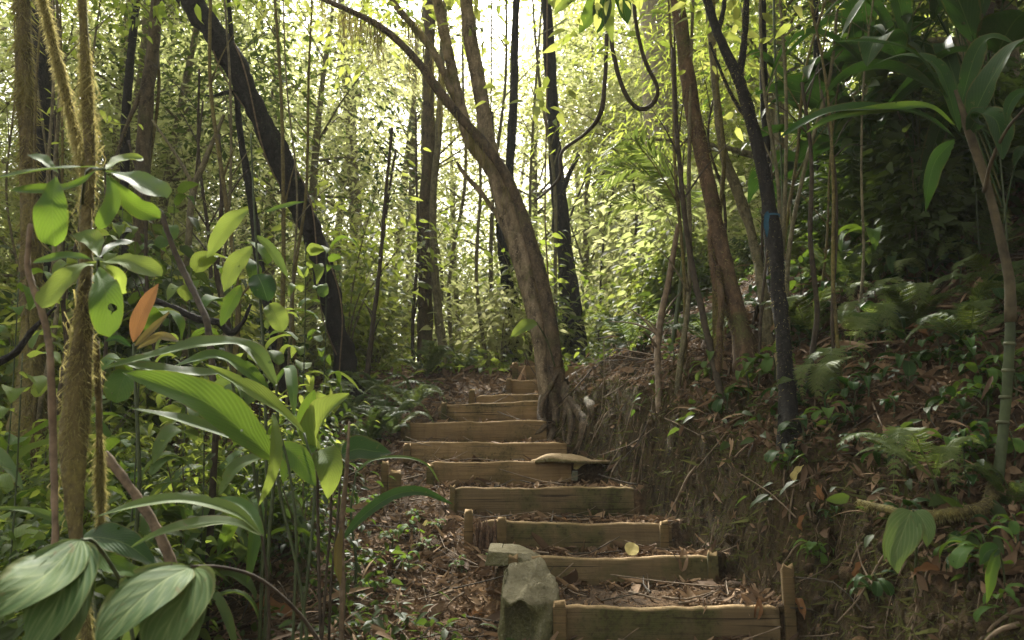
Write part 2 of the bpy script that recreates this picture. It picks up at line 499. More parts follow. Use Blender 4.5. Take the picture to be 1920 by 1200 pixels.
def mat_stone(name, a=(0.15, 0.13, 0.075), b=(0.27, 0.24, 0.15)):
    m, nt, out = new_mat(name)
    geo = nt.nodes.new("ShaderNodeNewGeometry"); pos = geo.outputs["Position"]
    n1 = noise(nt, 9, 5, 0.6, pos); n2 = noise(nt, 60, 4, 0.6, pos)
    c = ramp(nt, n1, [(0.3, a), (0.65, b)])
    sep = nt.nodes.new("ShaderNodeSeparateXYZ"); nt.links.new(geo.outputs["Normal"], sep.inputs[0])
    side = mth(nt, 'MULTIPLY', mth(nt, 'MULTIPLY_ADD', sep.outputs[2], -2.2, 1.1, clamp=True), 0.75)
    c = mixc(nt, side, c, ramp(nt, n2, [(0.3, (0.045, 0.05, 0.014)), (0.7, (0.13, 0.13, 0.04))]))
    c = mixc(nt, mth(nt, 'MULTIPLY', mth(nt, 'GREATER_THAN', n2, 0.63), 0.3), c, (0.36, 0.34, 0.26))
    n3 = noise(nt, 24, 5, 0.7, pos)
    c = mixc(nt, mth(nt, 'MULTIPLY', mth(nt, 'MULTIPLY_ADD', n3, 6.0, -3.3, clamp=True), 0.5), c, (0.07, 0.065, 0.03))
    nt.links.new(principled(nt, c, 0.92, bumpn(nt, mth(nt, 'ADD', n3, n2), 0.9, 0.02), 0.12), out.inputs["Surface"])
    return m

def mat_dry(name, stops, trans=0.12):
    m, nt, out = new_mat(name)
    r = attr(nt)
    n = noise(nt, 40, 3, 0.6, coords(nt))
    c = mixc(nt, mth(nt, 'MULTIPLY_ADD', n, 1.6, -0.5, clamp=True), ramp(nt, r, stops), (0.05, 0.03, 0.016), 'MIX')
    c = mixc(nt, 0.55, ramp(nt, r, stops), c)
    b = principled(nt, c, 0.75, None, 0.1)
    t = nt.nodes.new("ShaderNodeBsdfTranslucent"); nt.links.new(ramp(nt, r, stops), t.inputs["Color"])
    nt.links.new(mix_shader(nt, trans, b, t.outputs[0]), out.inputs["Surface"])
    return m

def mat_plain(name, col, rough=0.7, var=0.35, scale=30.0, spec=0.3):
    m, nt, out = new_mat(name)
    n = noise(nt, scale, 4, 0.6, coords(nt))
    c = ramp(nt, n, [(0.3, tuple(x * (1 - var) for x in col)), (0.7, tuple(min(1, x * (1 + var)) for x in col))])
    nt.links.new(principled(nt, c, rough, bumpn(nt, n, 0.3, 0.01), spec), out.inputs["Surface"])
    return m

M = {}
M['soil'] = mat_soil("soil")
M['wood'] = mat_wood("weathered_step_wood")
M['stake'] = mat_wood("mossy_stake_wood", (0.15, 0.10, 0.042), 1.0)
M['wood_low'] = mat_wood("damp_step_wood", (0.165, 0.115, 0.055), 1.0)
M['rotwood'] = mat_bark("rotten_wood", (0.02, 0.012, 0.007), (0.17, 0.10, 0.055), moss_amt=0.0, scale=2.0)
M['stone'] = mat_stone("mossy_stone")
M['tanstone'] = mat_stone("tan_stone", (0.30, 0.21, 0.11), (0.46, 0.34, 0.20))
M['bark_dark'] = mat_bark("dark_bark", (0.004, 0.0035, 0.003), (0.024, 0.021, 0.015), moss_amt=0.15)
M['bark_brown'] = mat_bark("brown_bark", (0.025, 0.019, 0.011), (0.13, 0.098, 0.055), moss=(0.085, 0.085, 0.028), moss_amt=0.7, scale=0.6)
M['bark_hero'] = mat_bark("mottled_bark", (0.03, 0.022, 0.013), (0.34, 0.26, 0.16), moss=(0.13, 0.125, 0.04), moss_amt=0.75, scale=0.5, strength=1.0)
M['bark_umber'] = mat_bark("umber_bark", (0.014, 0.010, 0.007), (0.14, 0.10, 0.058), moss=(0.09, 0.09, 0.03), moss_amt=0.7, scale=0.6, strength=1.0)
M['bark_rust'] = mat_bark("rusty_bark", (0.030, 0.019, 0.011), (0.15, 0.095, 0.050), moss=(0.10, 0.10, 0.032), moss_amt=0.75, scale=0.8)
M['bark_pale'] = mat_bark("pale_bark", (0.16, 0.13, 0.09), (0.42, 0.35, 0.25), moss_amt=0.1, scale=0.6)
M['bark_moss'] = mat_bark("mossy_bark", (0.04, 0.03, 0.012), (0.15, 0.12, 0.045), moss=(0.19, 0.16, 0.045), moss_amt=0.95)
M['bark_bg'] = mat_bark("forest_bark", (0.05, 0.045, 0.025), (0.20, 0.17, 0.09), moss_amt=0.5)
M['cane'] = mat_plain("green_cane", (0.038, 0.05, 0.016), 0.7, 0.5, 12)
M['cane_brown'] = mat_plain("brown_cane_sheath", (0.065, 0.052, 0.026), 0.85, 0.6, 14)
M['ring'] = mat_plain("cane_node", (0.08, 0.085, 0.04), 0.7)
M['twig'] = mat_plain("dry_twig", (0.14, 0.10, 0.06), 0.85, 0.5, 25)
M['twig_dark'] = mat_plain("dark_liana", (0.045, 0.034, 0.02), 0.85, 0.5, 25)
M['stem_green'] = mat_plain("green_stem", (0.045, 0.06, 0.02), 0.6, 0.4, 30)
M['blue'] = mat_plain("blue_tape", (0.015, 0.075, 0.115), 0.5, 0.2, 40)
DRY = [(0.0, (0.05, 0.032, 0.02)), (0.3, (0.12, 0.076, 0.044)), (0.55, (0.21, 0.135, 0.076)), (0.78, (0.31, 0.205, 0.115)), (0.93, (0.38, 0.26, 0.15)), (1.0, (0.30, 0.13, 0.04))]
M['dry'] = mat_dry("dry_leaf_litter", DRY)
M['orange'] = mat_dry("orange_dead_leaf", [(0, (0.13, 0.062, 0.026)), (1, (0.23, 0.115, 0.045))], 0.2)
M['yellow'] = mat_dry("yellow_fallen_leaf", [(0, (0.55, 0.46, 0.16)), (1, (0.6, 0.5, 0.2))], 0.25)
G1 = [(0.0, (0.028, 0.05, 0.012)), (0.5, (0.055, 0.09, 0.02)), (1.0, (0.11, 0.14, 0.03))]
TG1 = [(0.0, (0.20, 0.30, 0.03)), (0.5, (0.42, 0.50, 0.07)), (1.0, (0.62, 0.62, 0.15))]
M['fol_far'] = mat_small_leaf("painted_sunlit_leaves", [(0, (0.07, 0.085, 0.02)), (1, (0.15, 0.155, 0.045))], [(0.0, (0.34, 0.42, 0.11)), (0.5, (0.52, 0.555, 0.21)), (1.0, (0.69, 0.67, 0.35))], 0.6)  # pale translucent leaf colour puts the background's sunlit, hazy look into the foliage
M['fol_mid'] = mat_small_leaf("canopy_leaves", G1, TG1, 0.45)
M['fol_dark'] = mat_small_leaf("painted_shade_leaves", [(0, (0.015, 0.03, 0.008)), (1, (0.05, 0.075, 0.018))], [(0, (0.05, 0.11, 0.01)), (1, (0.16, 0.22, 0.03))], 0.35)  # darker leaf colour with shade put into it, mostly for the right bank
M['fern'] = mat_small_leaf("fern_leaflets", [(0, (0.035, 0.065, 0.018)), (1, (0.09, 0.12, 0.03))], [(0, (0.12, 0.2, 0.02)), (1, (0.26, 0.32, 0.05))], 0.35)
M['moss'] = mat_small_leaf("hanging_moss", [(0, (0.06, 0.057, 0.02)), (0.5, (0.14, 0.13, 0.048)), (1, (0.25, 0.23, 0.10))], [(0, (0.25, 0.2, 0.05)), (1, (0.5, 0.42, 0.16))], 0.4, 0.9, 0.05)
M['fern_light'] = mat_small_leaf("bright_fern_leaflets", [(0, (0.07, 0.11, 0.03)), (1, (0.16, 0.19, 0.06))], [(0, (0.2, 0.3, 0.04)), (1, (0.4, 0.46, 0.1))], 0.35)
M['moss_bright'] = mat_small_leaf("pale_moss", [(0, (0.09, 0.085, 0.03)), (0.5, (0.20, 0.185, 0.07)), (1, (0.35, 0.32, 0.14))], [(0, (0.3, 0.25, 0.07)), (1, (0.55, 0.48, 0.2))], 0.4, 0.9, 0.05)
M['leaf_lush'] = mat_big_leaf("lush_leaf", (0.035, 0.085, 0.016), (0.07, 0.125, 0.028), (0.22, 0.34, 0.03))
M['leaf_light'] = mat_big_leaf("light_leaf", (0.07, 0.125, 0.025), (0.12, 0.17, 0.04), (0.32, 0.40, 0.06), trans=0.4)
M['leaf_dark'] = mat_big_leaf("dark_leaf", (0.014, 0.038, 0.010), (0.028, 0.058, 0.015), (0.05, 0.12, 0.012), trans=0.2, rough=0.45)
M['leaf_grey'] = mat_big_leaf("dull_strap_leaf", (0.045, 0.085, 0.022), (0.085, 0.125, 0.038), (0.2, 0.28, 0.05), veins=26, slant=2.6, trans=0.25, rough=0.6, wear=0.5, vein_amt=0.12)
M['leaf_pleat'] = mat_big_leaf("pleated_leaf", (0.04, 0.08, 0.025), (0.085, 0.13, 0.045), (0.2, 0.28, 0.05), veins=5, slant=6.0, trans=0.22, rough=0.6, vein_amt=0.5, wear=0.3, mid=(0.19, 0.23, 0.09))
M['leaf_orange'] = mat_big_leaf("orange_leaf", (0.12, 0.068, 0.028), (0.18, 0.10, 0.04), (0.30, 0.14, 0.045), veins=16, trans=0.35, mid=(0.06, 0.03, 0.015), vein_amt=0.5)
M['leaf_rust'] = mat_big_leaf("rusty_leaf", (0.10, 0.085, 0.03), (0.15, 0.12, 0.045), (0.25, 0.2, 0.05), veins=16, trans=0.3, mid=(0.08, 0.05, 0.02))

# ------------------------------------------------------------------ terrain
#        d    left  right  top(py)
STEPS = [(4.0, 1052, 1456, 1135), (4.6, 944, 1340, 1042), (5.2, 905, 1255, 976), (5.8, 852, 1185, 912),
         (6.4, 806, 1068, 865), (7.0, 756, 1060, 829), (7.6, 752, 1022, 790), (8.2, 822, 1022, 756),
         (8.8, 893, 1040, 738), (9.4, 953, 1060, 712), (10.0, 970, 1135, 686)]
SD = np.array([s[0] for s in STEPS])
SZ = np.array([P(s[1], s[3], s[0])[2] for s in STEPS])
SXL = np.array([P(s[1], s[3], s[0])[0] for s in STEPS])
SXR = np.array([P(s[2], s[3], s[0])[0] for s in STEPS])
NS = len(STEPS)
RY = np.concatenate([[-60, 0, 3.4], SD, [10.6, 12, 18, 40, 80, 400]])
RZ = np.concatenate([[-0.6, 0.05, 0.13], SZ - 0.085, [2.0, 2.02, 2.0, -1.0, -4.0, -5.0]])
SXB = SXR + 0.06; SXB[4] += .16; SXB[7:10] += (.05, .28, .44)
RXR = np.concatenate([[1.4, 1.4, 1.35], SXB, [1.2, 1.5, 2.5, 6, 10, 20]])

def sstep(t):
    t = np.clip(t, 0, 1); return t * t * (3 - 2 * t)

def G(x, y):
    x = np.asarray(x, float); y = np.asarray(y, float)
    ry = np.interp(y, RY, RZ); xr = np.interp(y, RY, RXR)
    i = np.clip(np.searchsorted(SD + 0.025, y, side='right') - 1, -1, NS - 1)
    ii = np.clip(i, 0, NS - 1)
    nxt = np.clip(ii + 1, 0, NS - 1)
    f = np.clip((y - SD[ii]) / 0.6, 0, 1)
    tread = np.where(i < 0, np.interp(y, [-60, 0, 3.4, 4.0], [-0.6, 0.05, 0.12, SZ[0] - 0.17]), SZ[ii] - 0.026 + f * np.array([.03, -.03, -.022, -.01, -.005, -.01, -.01, -.01, 0, 0, 0])[ii])
    tread = np.where(i == NS - 1, SZ[-1] - 0.012 + 0.0 * y, tread)
    tread = tread + 0.012 * fbm(x * 5, y * 5, 3)
    xl = np.where(i < 0, 0.0, SXL[ii]); 
    rough = 0.05 * fbm(x * 1.7, y * 1.7, 5) + 0.035 * fbm(x * 7, y * 7, 8)
    dl = np.maximum(xl - x, 0)
    left = ry - 0.075 - 0.05 * dl - 0.02 * np.minimum(dl, 3) ** 1.5 + rough * sstep(dl / 0.3 + .3)
    z = tread + (np.minimum(left, tread + 0.03) - tread) * sstep(dl / 0.07)
    xr2 = xr + 0.10 * fbm(y * 1.5, y * 0 + 3, 12)
    t = np.maximum(x - xr2, 0)
    hb = np.interp(y, [0, 3, 4, 6, 8, 9.5, 12, 20], [0.3, 0.42, 0.58, 0.66, 0.34, 0.12, 0.08, 0.0])
    sl = np.interp(y, [0, 4, 6.5, 8.2, 11, 20], [0.42, 0.50, 0.56, 0.58, 0.6, 0.05])
    bank = hb * sstep(t / 0.26) + sl * np.clip(t - 0.22, 0, 3.5) + 0.2 * np.clip(t - 3.7, 0, 12)
    ov = 1 + 0.5 * fbm(x * 3, y * 3, 31)
    bz = ry + bank * (0.9 + 0.1 * ov) + sstep(t / 0.2) * (0.11 * fbm(x * 2.2, y * 2.2, 41) + 0.10 * fbm(x * 7, y * 7, 44) + 0.03 * fbm(x * 22, y * 22, 46))
    w = sstep(t / 0.10)
    z = z + (np.maximum(bz, z) - z) * w
    far = sstep((y - 10.2) / 0.8)
    flat = ry + 0.08 * fbm(x * 0.8, y * 0.8, 51) + np.clip(x - xr, 0, 4) * sl * (1 - sstep((y - 14) / 8)) - 0.04 * np.clip(-x - 1, 0, 20)
    z = z + (flat - z) * far
    return z

def g1(x, y): return float(G(np.array([x]), np.array([y]))[0])

def hit(px, py, lo=1.2, hi=30.0):
    """Ground point under a photo pixel."""
    ds = np.concatenate([np.arange(lo, 12, 0.02), np.arange(12, hi, 0.1)])
    yy = 600.0 - py; Y = FPX * CP - yy * SP
    X = (px - 960) / Y * ds; Z = CAM_Z + (FPX * SP + yy * CP) / Y * ds
    g = G(X, ds); b = np.nonzero(Z <= g)[0]
    k = b[0] if len(b) else len(ds) - 1
    return np.array([X[k], ds[k], g[k]])

def gp(px, d, py=900):
    """Ground point d metres ahead in the column of a photo pixel."""
    x = P(px, py, d)[0]
    return np.array([x, d, g1(x, d)])

def grid_terrain():
    xs = np.concatenate([np.geomspace(300, 6.2, 26) * -1, np.arange(-6, -2, .16), np.arange(-2, 3.2, .03), np.arange(3.2, 7, .12), np.geomspace(7.1, 300, 26)])
    ys = np.concatenate([-np.geomspace(40, .5, 12), np.arange(0, 3, .12), np.arange(3, 10.6, .03), np.arange(10.6, 20, .25), np.geomspace(20.3, 420, 40)])
    X, Y = np.meshgrid(xs, ys)
    Z = G(X, Y); ny, nx = X.shape
    v = np.stack([X, Y, Z], -1).reshape(-1, 3)
    i = np.arange(ny - 1)[:, None]; j = np.arange(nx - 1)[None, :]
    q = np.stack([i * nx + j, i * nx + j + 1, (i + 1) * nx + j + 1, (i + 1) * nx + j], -1).reshape(-1, 4)
    m = MB(); m.add(v, q, None, v[:, :2])
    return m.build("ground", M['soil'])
structure(grid_terrain())

# ------------------------------------------------------------------ steps
def board_mesh(mb, a, b, top_a, top_b, h, th, seed, bow=0.0, n=26):
    """A weathered plank from a to b (x, y), worn wavy top edge, rounded arris."""
    t = np.linspace(0, 1, n)
    x = a[0] + (b[0] - a[0]) * t; y = a[1] + (b[1] - a[1]) * t
    zt = top_a + (top_b - top_a) * t + 0.012 * fbm(t * 5, t * 0 + seed, seed) + 0.007 * fbm(t * 23, t * 0 + seed, seed + 1) - .02 * np.exp(-t / .02) - .015 * np.exp(-(1 - t) / .03) - bow * np.sin(math.pi * t) * 0.6
    y = y + 0.006 * fbm(t * 5, t * 0 + seed, seed + 3)
    e = 0.009
    prof = [(0, -h), (0, -h * .5), (0, -e * 1.5), (e, 0), (th - e, 0), (th, -e * 1.5), (th, -h)]
    k = len(prof); v = []
    for p, q in prof:
        j = 0.004 * fbm(t * 14, t * 0 + p * 90 + q * 31, seed + 7)
        v.append(np.stack([x, y + p + j, zt + q + (j if q > -.05 else 0)], -1))
    v = np.stack(v, 1)
    i = np.arange(n - 1)[:, None]; jj = np.arange(k)[None, :]; j2 = (jj + 1) % k
    q = np.stack([i * k + jj, i * k + j2, (i + 1) * k + j2, (i + 1) * k + jj], -1).reshape(-1, 4)[:, ::-1]
    t3 = []
    for s, b0 in ((1, 0), (-1, (n - 1) * k)):
        for p in range(1, k - 1):
            t3.append([b0, b0 + p, b0 + p + 1][::s])
    mb.add(v.reshape(-1, 3), q, t3)

def stake_mesh(mb, x, y, z0, z1, w, dp, seed, lean=(0, 0)):
    n = 7
    t = np.linspace(0, 1, n)
    c = np.array([(-1, -1), (-.8, -1.08), (.8, -1.08), (1, -1), (1.06, -.6), (1, 1), (-1, 1), (-1.06, -.6)]) * 0.5
    k = len(c); v = []
    for i, a in enumerate(t):
        s = (0.86 if i == n - 1 else 1) * (1 + 0.04 * math.sin(seed * 3 + i * 2))
        cx = x + lean[0] * a; cy = y + lean[1] * a
        zz = z0 + (z1 - z0) * (a if i < n - 1 else 1)
        if i == n - 2: zz = z1 - 0.012
        r = np.stack([cx + c[:, 0] * w * s, cy + c[:, 1] * dp * s, np.full(k, zz)], -1)
        if i >= n - 1: r[:, 2] += 0.018 * np.sin(np.arange(k) * 1.7 + seed)
        v.append(r)
    v = np.concatenate(v)
    q = [[i * k + j, i * k + (j + 1) % k, (i + 1) * k + (j + 1) % k, (i + 1) * k + j] for i in range(n - 1) for j in range(k)]
    v = np.vstack([v, v[-k:].mean(0)]); t3 = [[(n - 1) * k + j, (n - 1) * k + (j + 1) % k, len(v) - 1] for j in range(k)]
    mb.add(v, q, t3)

STEP_LABEL = ["lowest wooden step board at bottom of the photo beside the big stone",
              "second wooden step from the bottom, behind the big stone, yellow leaf on top",
              "third wooden step from the bottom with rotten split post at its left end",
              "fourth step from the bottom, long greenish board with pale scuff marks",
              "fifth step from the bottom, board running under the flat tan stone",
              "sixth step from the bottom, brown board ending just above the flat tan stone",
              "wide brown step board directly below the roots of the mottled leaning tree",
              "slanted step board rising to the right against the leaning tree's base",
              "thin step board, ninth from the bottom, with a short reddish stake at its left",
              "short orange brown step board tucked left of the leaning tree's trunk",
              "topmost step board crossing behind the leaning tree's trunk"]
TILT = [(.0, .0), (0, -.0), (0, -.01), (0, 0), (0, 0), (0, 0), (-.012, .012), (-.012, .028), (-.012, .006), (0, 0), (0, 0)]
STAKES = {  # step: (px, extra top in m, width m, offset in front of the board, top px or None)
    0: [(1048, .015, .058, -.035), (1024, -.02, .06, .03), (1484, .165, .05, .03)],
    1: [(962, .0, .05, -.035), (1334, .015, .05, -.03)],
    2: [(941, .012, .055, -.035), (878, .05, .05, .05), (1243, -.01, .05, -.025)],
    3: [(849, .0, .035, -.02), (1172, .0, .05, .06)],
    4: [(808, -.03, .05, -.03)],
    5: [(765, -.02, .055, -.03)],
    6: [(766, -.005, .04, -.03)],
    7: [(833, .0, .05, -.03)],
    8: [(885, .03, .06, -.02)],
    9: [(954, .0, .055, -.03)],
    10: [(966, .025, .07, -.03)]}
for i, (d, l, r, py) in enumerate(STEPS):
    root = thing("wooden_step", STEP_LABEL[i], "step", ((SXL[i] + SXR[i]) / 2, d, SZ[i] - .17), "wooden steps climbing the forest path")
    m = MB()
    ext = 0.012
    board_mesh(m, (SXL[i], d), (SXR[i] + ext, d), SZ[i] + TILT[i][0], SZ[i] + TILT[i][1], 0.24, 0.045, 11 + i, bow=0.014 if i < 4 else 0.004)
    m.build("board", M['wood_low' if i < 4 else 'wood'], root)
    for (sx, up, w, off) in STAKES[i]:
        x = P(sx, py, d)[0]; y = d + off - w * .0
        m = MB()
        stake_mesh(m, x, y, min(g1(x, y), SZ[i] - .2) - .12, SZ[i] + up, w, w * .75, sx, (0, 0.012 * math.sin(sx)))
        m.build("stake", M['stake'], root)

# the rotten split post at the third step
root = thing("rotten_post", "dark rotten split stump of a post at left end of third step", "post", gp(905, 5.19, 980))
m = MB()
for k in range(9):
    px = 893 + k * 4.2; x = P(px, 980, 5.16)[0]
    c = np.array([[x, 5.16 + .02 * math.sin(k * 2.1), SZ[2] - .25], [x + .004, 5.16 + .02 * math.sin(k * 2.1), SZ[2] - .1], [x + .006 * math.sin(k), 5.165, SZ[2] - .01 + .03 * math.sin(k * 1.7)]])
    tube(m, cat(c, 6), [.014, .014, .013, .012, .010, .003], 6, 0.5, k)
m.build("splinter_bundle", M['rotwood'], root)
# lone stakes left of the fifth step
for px, py, d, w, lab in ((722, 868, 6.3, .05, "slim weathered stake standing in litter left of fifth step"), (741, 885, 6.25, .085, "short wide mossy board end standing left of fifth step")):
    x = P(px, py, d)[0]; z1 = P(px, py, d)[2]; root = thing("wooden_stake", lab, "stake", (x, d, g1(x, d)))
    m = MB(); stake_mesh(m, x, d, g1(x, d) - .1, z1, w, .045, px); m.build("post", M['stake'], root)

# ------------------------------------------------------------------ stones
def stone(name, label, cen, outline, top, seed, mat, squash=(1, 1, 1), n=3, cut=None):
    m = MB()
    # icosphere pushed onto facets
    import bmesh
    bm = bmesh.new(); bmesh.ops.create_icosphere(bm, subdivisions=5, radius=1)
    v = np.array([w.co[:] for w in bm.verts]); f = np.array([[w.index for w in q.verts] for q in bm.faces]); bm.free()
    h = np.full(len(v), 9.0)
    for nx, dd in outline:
        nx = nrm(np.array(nx, float)); a = v @ nx
        h = np.minimum(h, np.where(a > 0.05, dd / np.maximum(a, .05), 9))
    h = np.minimum(h, 1.6)
    v2 = v * h[:, None]
    v2 += v * (0.035 * fbm(v[:, 0] * 3 + seed, v[:, 1] * 3 + v[:, 2] * 2, seed, 4))[:, None]
    if cut is not None: v2 = cut(v2)
    m.add(v2 * np.array(squash) + np.asarray(cen), None, f)
    o = m.build(name, mat); return tag(o, label, "stone")

def hollow(v):   # the dark undercut in the stone's front
    x, y, z = v[:, 0], v[:, 1], v[:, 2]
    w = np.exp(-((x - .12) / .42) ** 4 - ((z + .62) / .50) ** 4) * (y < 0.1)
    v = v.copy(); v[:, 1] += w * 0.95
    return v
def boulder():
    """Traced outline of the boulder's pale slanting top face, its flanks dropping to the ground, a dark hollow bitten out of the front."""
    top = [(955, 1056, 4.02), (985, 1049, 4.10), (1013, 1047, 4.14), (1030, 1072, 4.12), (1047, 1102, 4.05), (1038, 1122, 3.98), (1010, 1138, 3.90), (992, 1131, 3.87), (975, 1122, 3.86), (958, 1134, 3.86), (948, 1112, 3.92), (946, 1082, 3.98)]
    T = np.array([P(*p) for p in top]); n = len(T)
    C = T.mean(0) + [0, .0, .004]; K = 6; rings = [np.repeat(C[None], n, 0)]
    for k in range(1, K + 1):
        f = k / K; r = C + (T - C) * f; r[:, 2] += .012 * (1 - f) + 0.012 * fbm(r[:, 0] * 18, r[:, 1] * 14, 5); rings.append(r)
    ang = np.arctan2(T[:, 1] - C[1], T[:, 0] - C[0])
    for k, (dz, gr) in enumerate([(.010, 1.02), (.035, 1.05), (.08, 1.07), (.14, 1.10), (.21, 1.14), (.30, 1.18), (.42, 1.2)]):
        r = C + (T - C) * gr; r[:, 2] = T[:, 2] - dz
        r[:, :2] += .03 * np.stack([fbm(ang * 2, ang * 0 + k, 7), fbm(ang * 2, ang * 0 + k, 9)], 1)
        w = np.exp(-((np.arange(n) - 8.0) / 1.5) ** 4) * sstep((dz - .01) / .05) * (1 - sstep((dz - .28) / .1))
        r[:, 1] += w * .15
        rings.append(r)
    # refine round the outline
    R = []
    for r in rings:
        c = cat(np.vstack([r, r[:1]]), n * 5 + 1)[:-1] if np.ptp(r, axis=0).max() > 1e-6 else np.repeat(r[:1], n * 5, 0)
        R.append(c + .012 * fbm(c[:, 0] * 20, c[:, 1] * 40 + c[:, 2] * 33, 3)[:, None])
    v = np.stack(R); q = []
    a, b = v.shape[:2]
    i = np.arange(a - 1)[:, None]; j = np.arange(b)[None, :]; j2 = (j + 1) % b
    q = np.stack([i * b + j, (i + 1) * b + j, (i + 1) * b + j2, i * b + j2], -1).reshape(-1, 4)
    m = MB(); m.add(v.reshape(-1, 3), q)
    o = m.build("mossy_stone", M['stone']); return tag(o, "big pale mossy boulder with dark hollow in front, beside lowest step", "stone")
boulder()
c = P(950, 1030, 4.68)
stone("flat_stone", "flat pale green stone lying behind the boulder at left end of second step", c + np.array([.01, .0, -.03]),
      [((.12, -.35, 1), .66), ((-1, 0, .1), .9), ((-.1, -1, .1), .85), ((1, 0, .9), .95), ((.4, -1, .4), .95), ((0, 1, 0), .9), ((0, 0, -1), .9)], 0, 8, M['stone'], (.125, .10, .05))
def slab():
    c = P(1070, 866, 6.44); nr_, nt_ = 10, 40; v = []; th = np.linspace(0, 2 * np.pi, nt_ + 1)[:-1]
    ox = .27 * (1 + .12 * np.cos(2 * th + .5) + .07 * np.cos(5 * th) + .04 * np.sin(9 * th)); oy = .15 * (1 + .08 * np.sin(3 * th))
    for s_ in (1, -1):
        for k in range(nr_ + 1):
            f = (k if s_ > 0 else nr_ - k) / nr_
            x = ox * np.cos(th) * f; y = oy * np.sin(th) * f
            dome = .045 * np.clip(1 - (np.abs(x + .06) / .2) ** 3 - (y / .17) ** 2, 0, 1) ** .75
            z = .012 + dome + 0.016 * fbm(x * 11, y * 11, 3) if s_ > 0 else -.010 + .006 * fbm(x * 10, y * 10, 8) + dome * .35
            z = z - .03 * np.clip(x - .12, 0, 1)
            v.append(np.stack([c[0] + x, c[1] + y, c[2] + z], 1))
    v = np.stack(v); a, b = v.shape[:2]
    i = np.arange(a - 1)[:, None]; j = np.arange(b)[None, :]; j2 = (j + 1) % b
    m = MB(); m.add(v.reshape(-1, 3), np.stack([i * b + j, (i + 1) * b + j, (i + 1) * b + j2, i * b + j2], -1).reshape(-1, 4))
    return tag(m.build("tan_slab", M['tanstone']), "flat tan slab with domed top bridging a dark hollow on the fifth step", "stone")
slab()
c = P(1078, 890, 6.40)
stone("pebble", "small round pale grey stone under the tan slab", c, [((0, 0, 1), .9), ((0, -1, 0), .8), ((1, 0, 0), .8), ((-1, 0, .2), .9)], 0, 15, mat_stone("grey_pebble", (.3, .3, .27), (.42, .42, .38)), (.024, .022, .030))

# ------------------------------------------------------------------ trees the photo shows, traced in place
def slim(pts, f):
    return [(a, b, d, w * f) for a, b, d, w in pts]

def pxpath(pts, n=40):
    """[(px, py, d, width px)] -> centres and radii in metres."""
    w = np.array([np.append(P(a, b, d), 0.5 * wd * d / FPX) for a, b, d, wd in pts])
    s = cat(w, n)
    return s[:, :3], np.maximum(s[:, 3], 0.0015)

def fuzz(mb, c, r, count, ln, rng, down=0.5, wid=0.12, r0=0.9):
    if count > 3000: wid, down, ln = .045, 1.5, ln * .85
    else: count, ln, wid, down = int(count * 2.5), ln * .5, .09, 1.0
    """Moss tufts standing off a stem."""
    n = len(c); t, a, b = frames(c)
    seg = np.linalg.norm(np.diff(c, axis=0), axis=1); cum = np.concatenate([[0], np.cumsum(seg)])
    s = rng.uniform(0, cum[-1], count)
    patch = fbm(s * 5, s * 0 + rng.uniform(0, 50), 3)
    s = s[patch > rng.uniform(-0.45, .4, count)]; count = len(s)
    i = np.clip(np.searchsorted(cum, s) - 1, 0, n - 2); f = ((s - cum[i]) / seg[i])[:, None]
    th = rng.uniform(0, 2 * np.pi, count)[:, None]
    o = np.cos(th) * a[i] + np.sin(th) * b[i]
    rr = (r[i] * (1 - f[:, 0]) + r[i + 1] * f[:, 0])[:, None]
    pos = c[i] * (1 - f) + c[i + 1] * f + o * rr * r0
    ax = nrm(o + rng.normal(0, .5, (count, 3)) - np.array([0, 0, down]))
    L = ln * rng.uniform(.4, 1.5, count)
    scatter(mb, *K_BLADE, pos, ax, nrm(rng.normal(0, 1, (count, 3))), np.stack([L * wid * 2.2, L, L], 1), rng.uniform(0, 1, count))

def strands(mb, pos, length, rng, w=0.006):
    """Hanging moss: thin bent ribbons."""
    N_ = len(pos); k = 5
    t = np.linspace(0, 1, k)
    L = length * rng.uniform(.3, 1.3, N_)
    a = rng.uniform(0, 2 * np.pi, N_); dx = np.stack([np.cos(a), np.sin(a), 0 * a], 1)
    drift = rng.normal(0, .12, (N_, 2))
    v = pos[:, None, :] + np.stack([drift[:, :1] * L[:, None] * t ** 2 + .012 * np.sin(t * 9 + a[:, None]), drift[:, 1:] * L[:, None] * t ** 2 + .012 * np.cos(t * 8 + a[:, None]), -L[:, None] * t], -1)
    ww = w * (1 - .8 * t)[None, :, None] * rng.uniform(.5, 1.5, N_)[:, None, None]
    vv = np.stack([v - dx[:, None] * ww, v + dx[:, None] * ww], 2).reshape(-1, 3)
    base = (np.arange(N_) * 2 * k)[:, None, None]
    i = np.arange(k - 1)
    q = np.stack([2 * i, 2 * i + 1, 2 * i + 3, 2 * i + 2], -1)[None] + base
    mb.add(vv, q.reshape(-1, 4), None, None, np.repeat(rng.uniform(0, 1, N_), 2 * k))

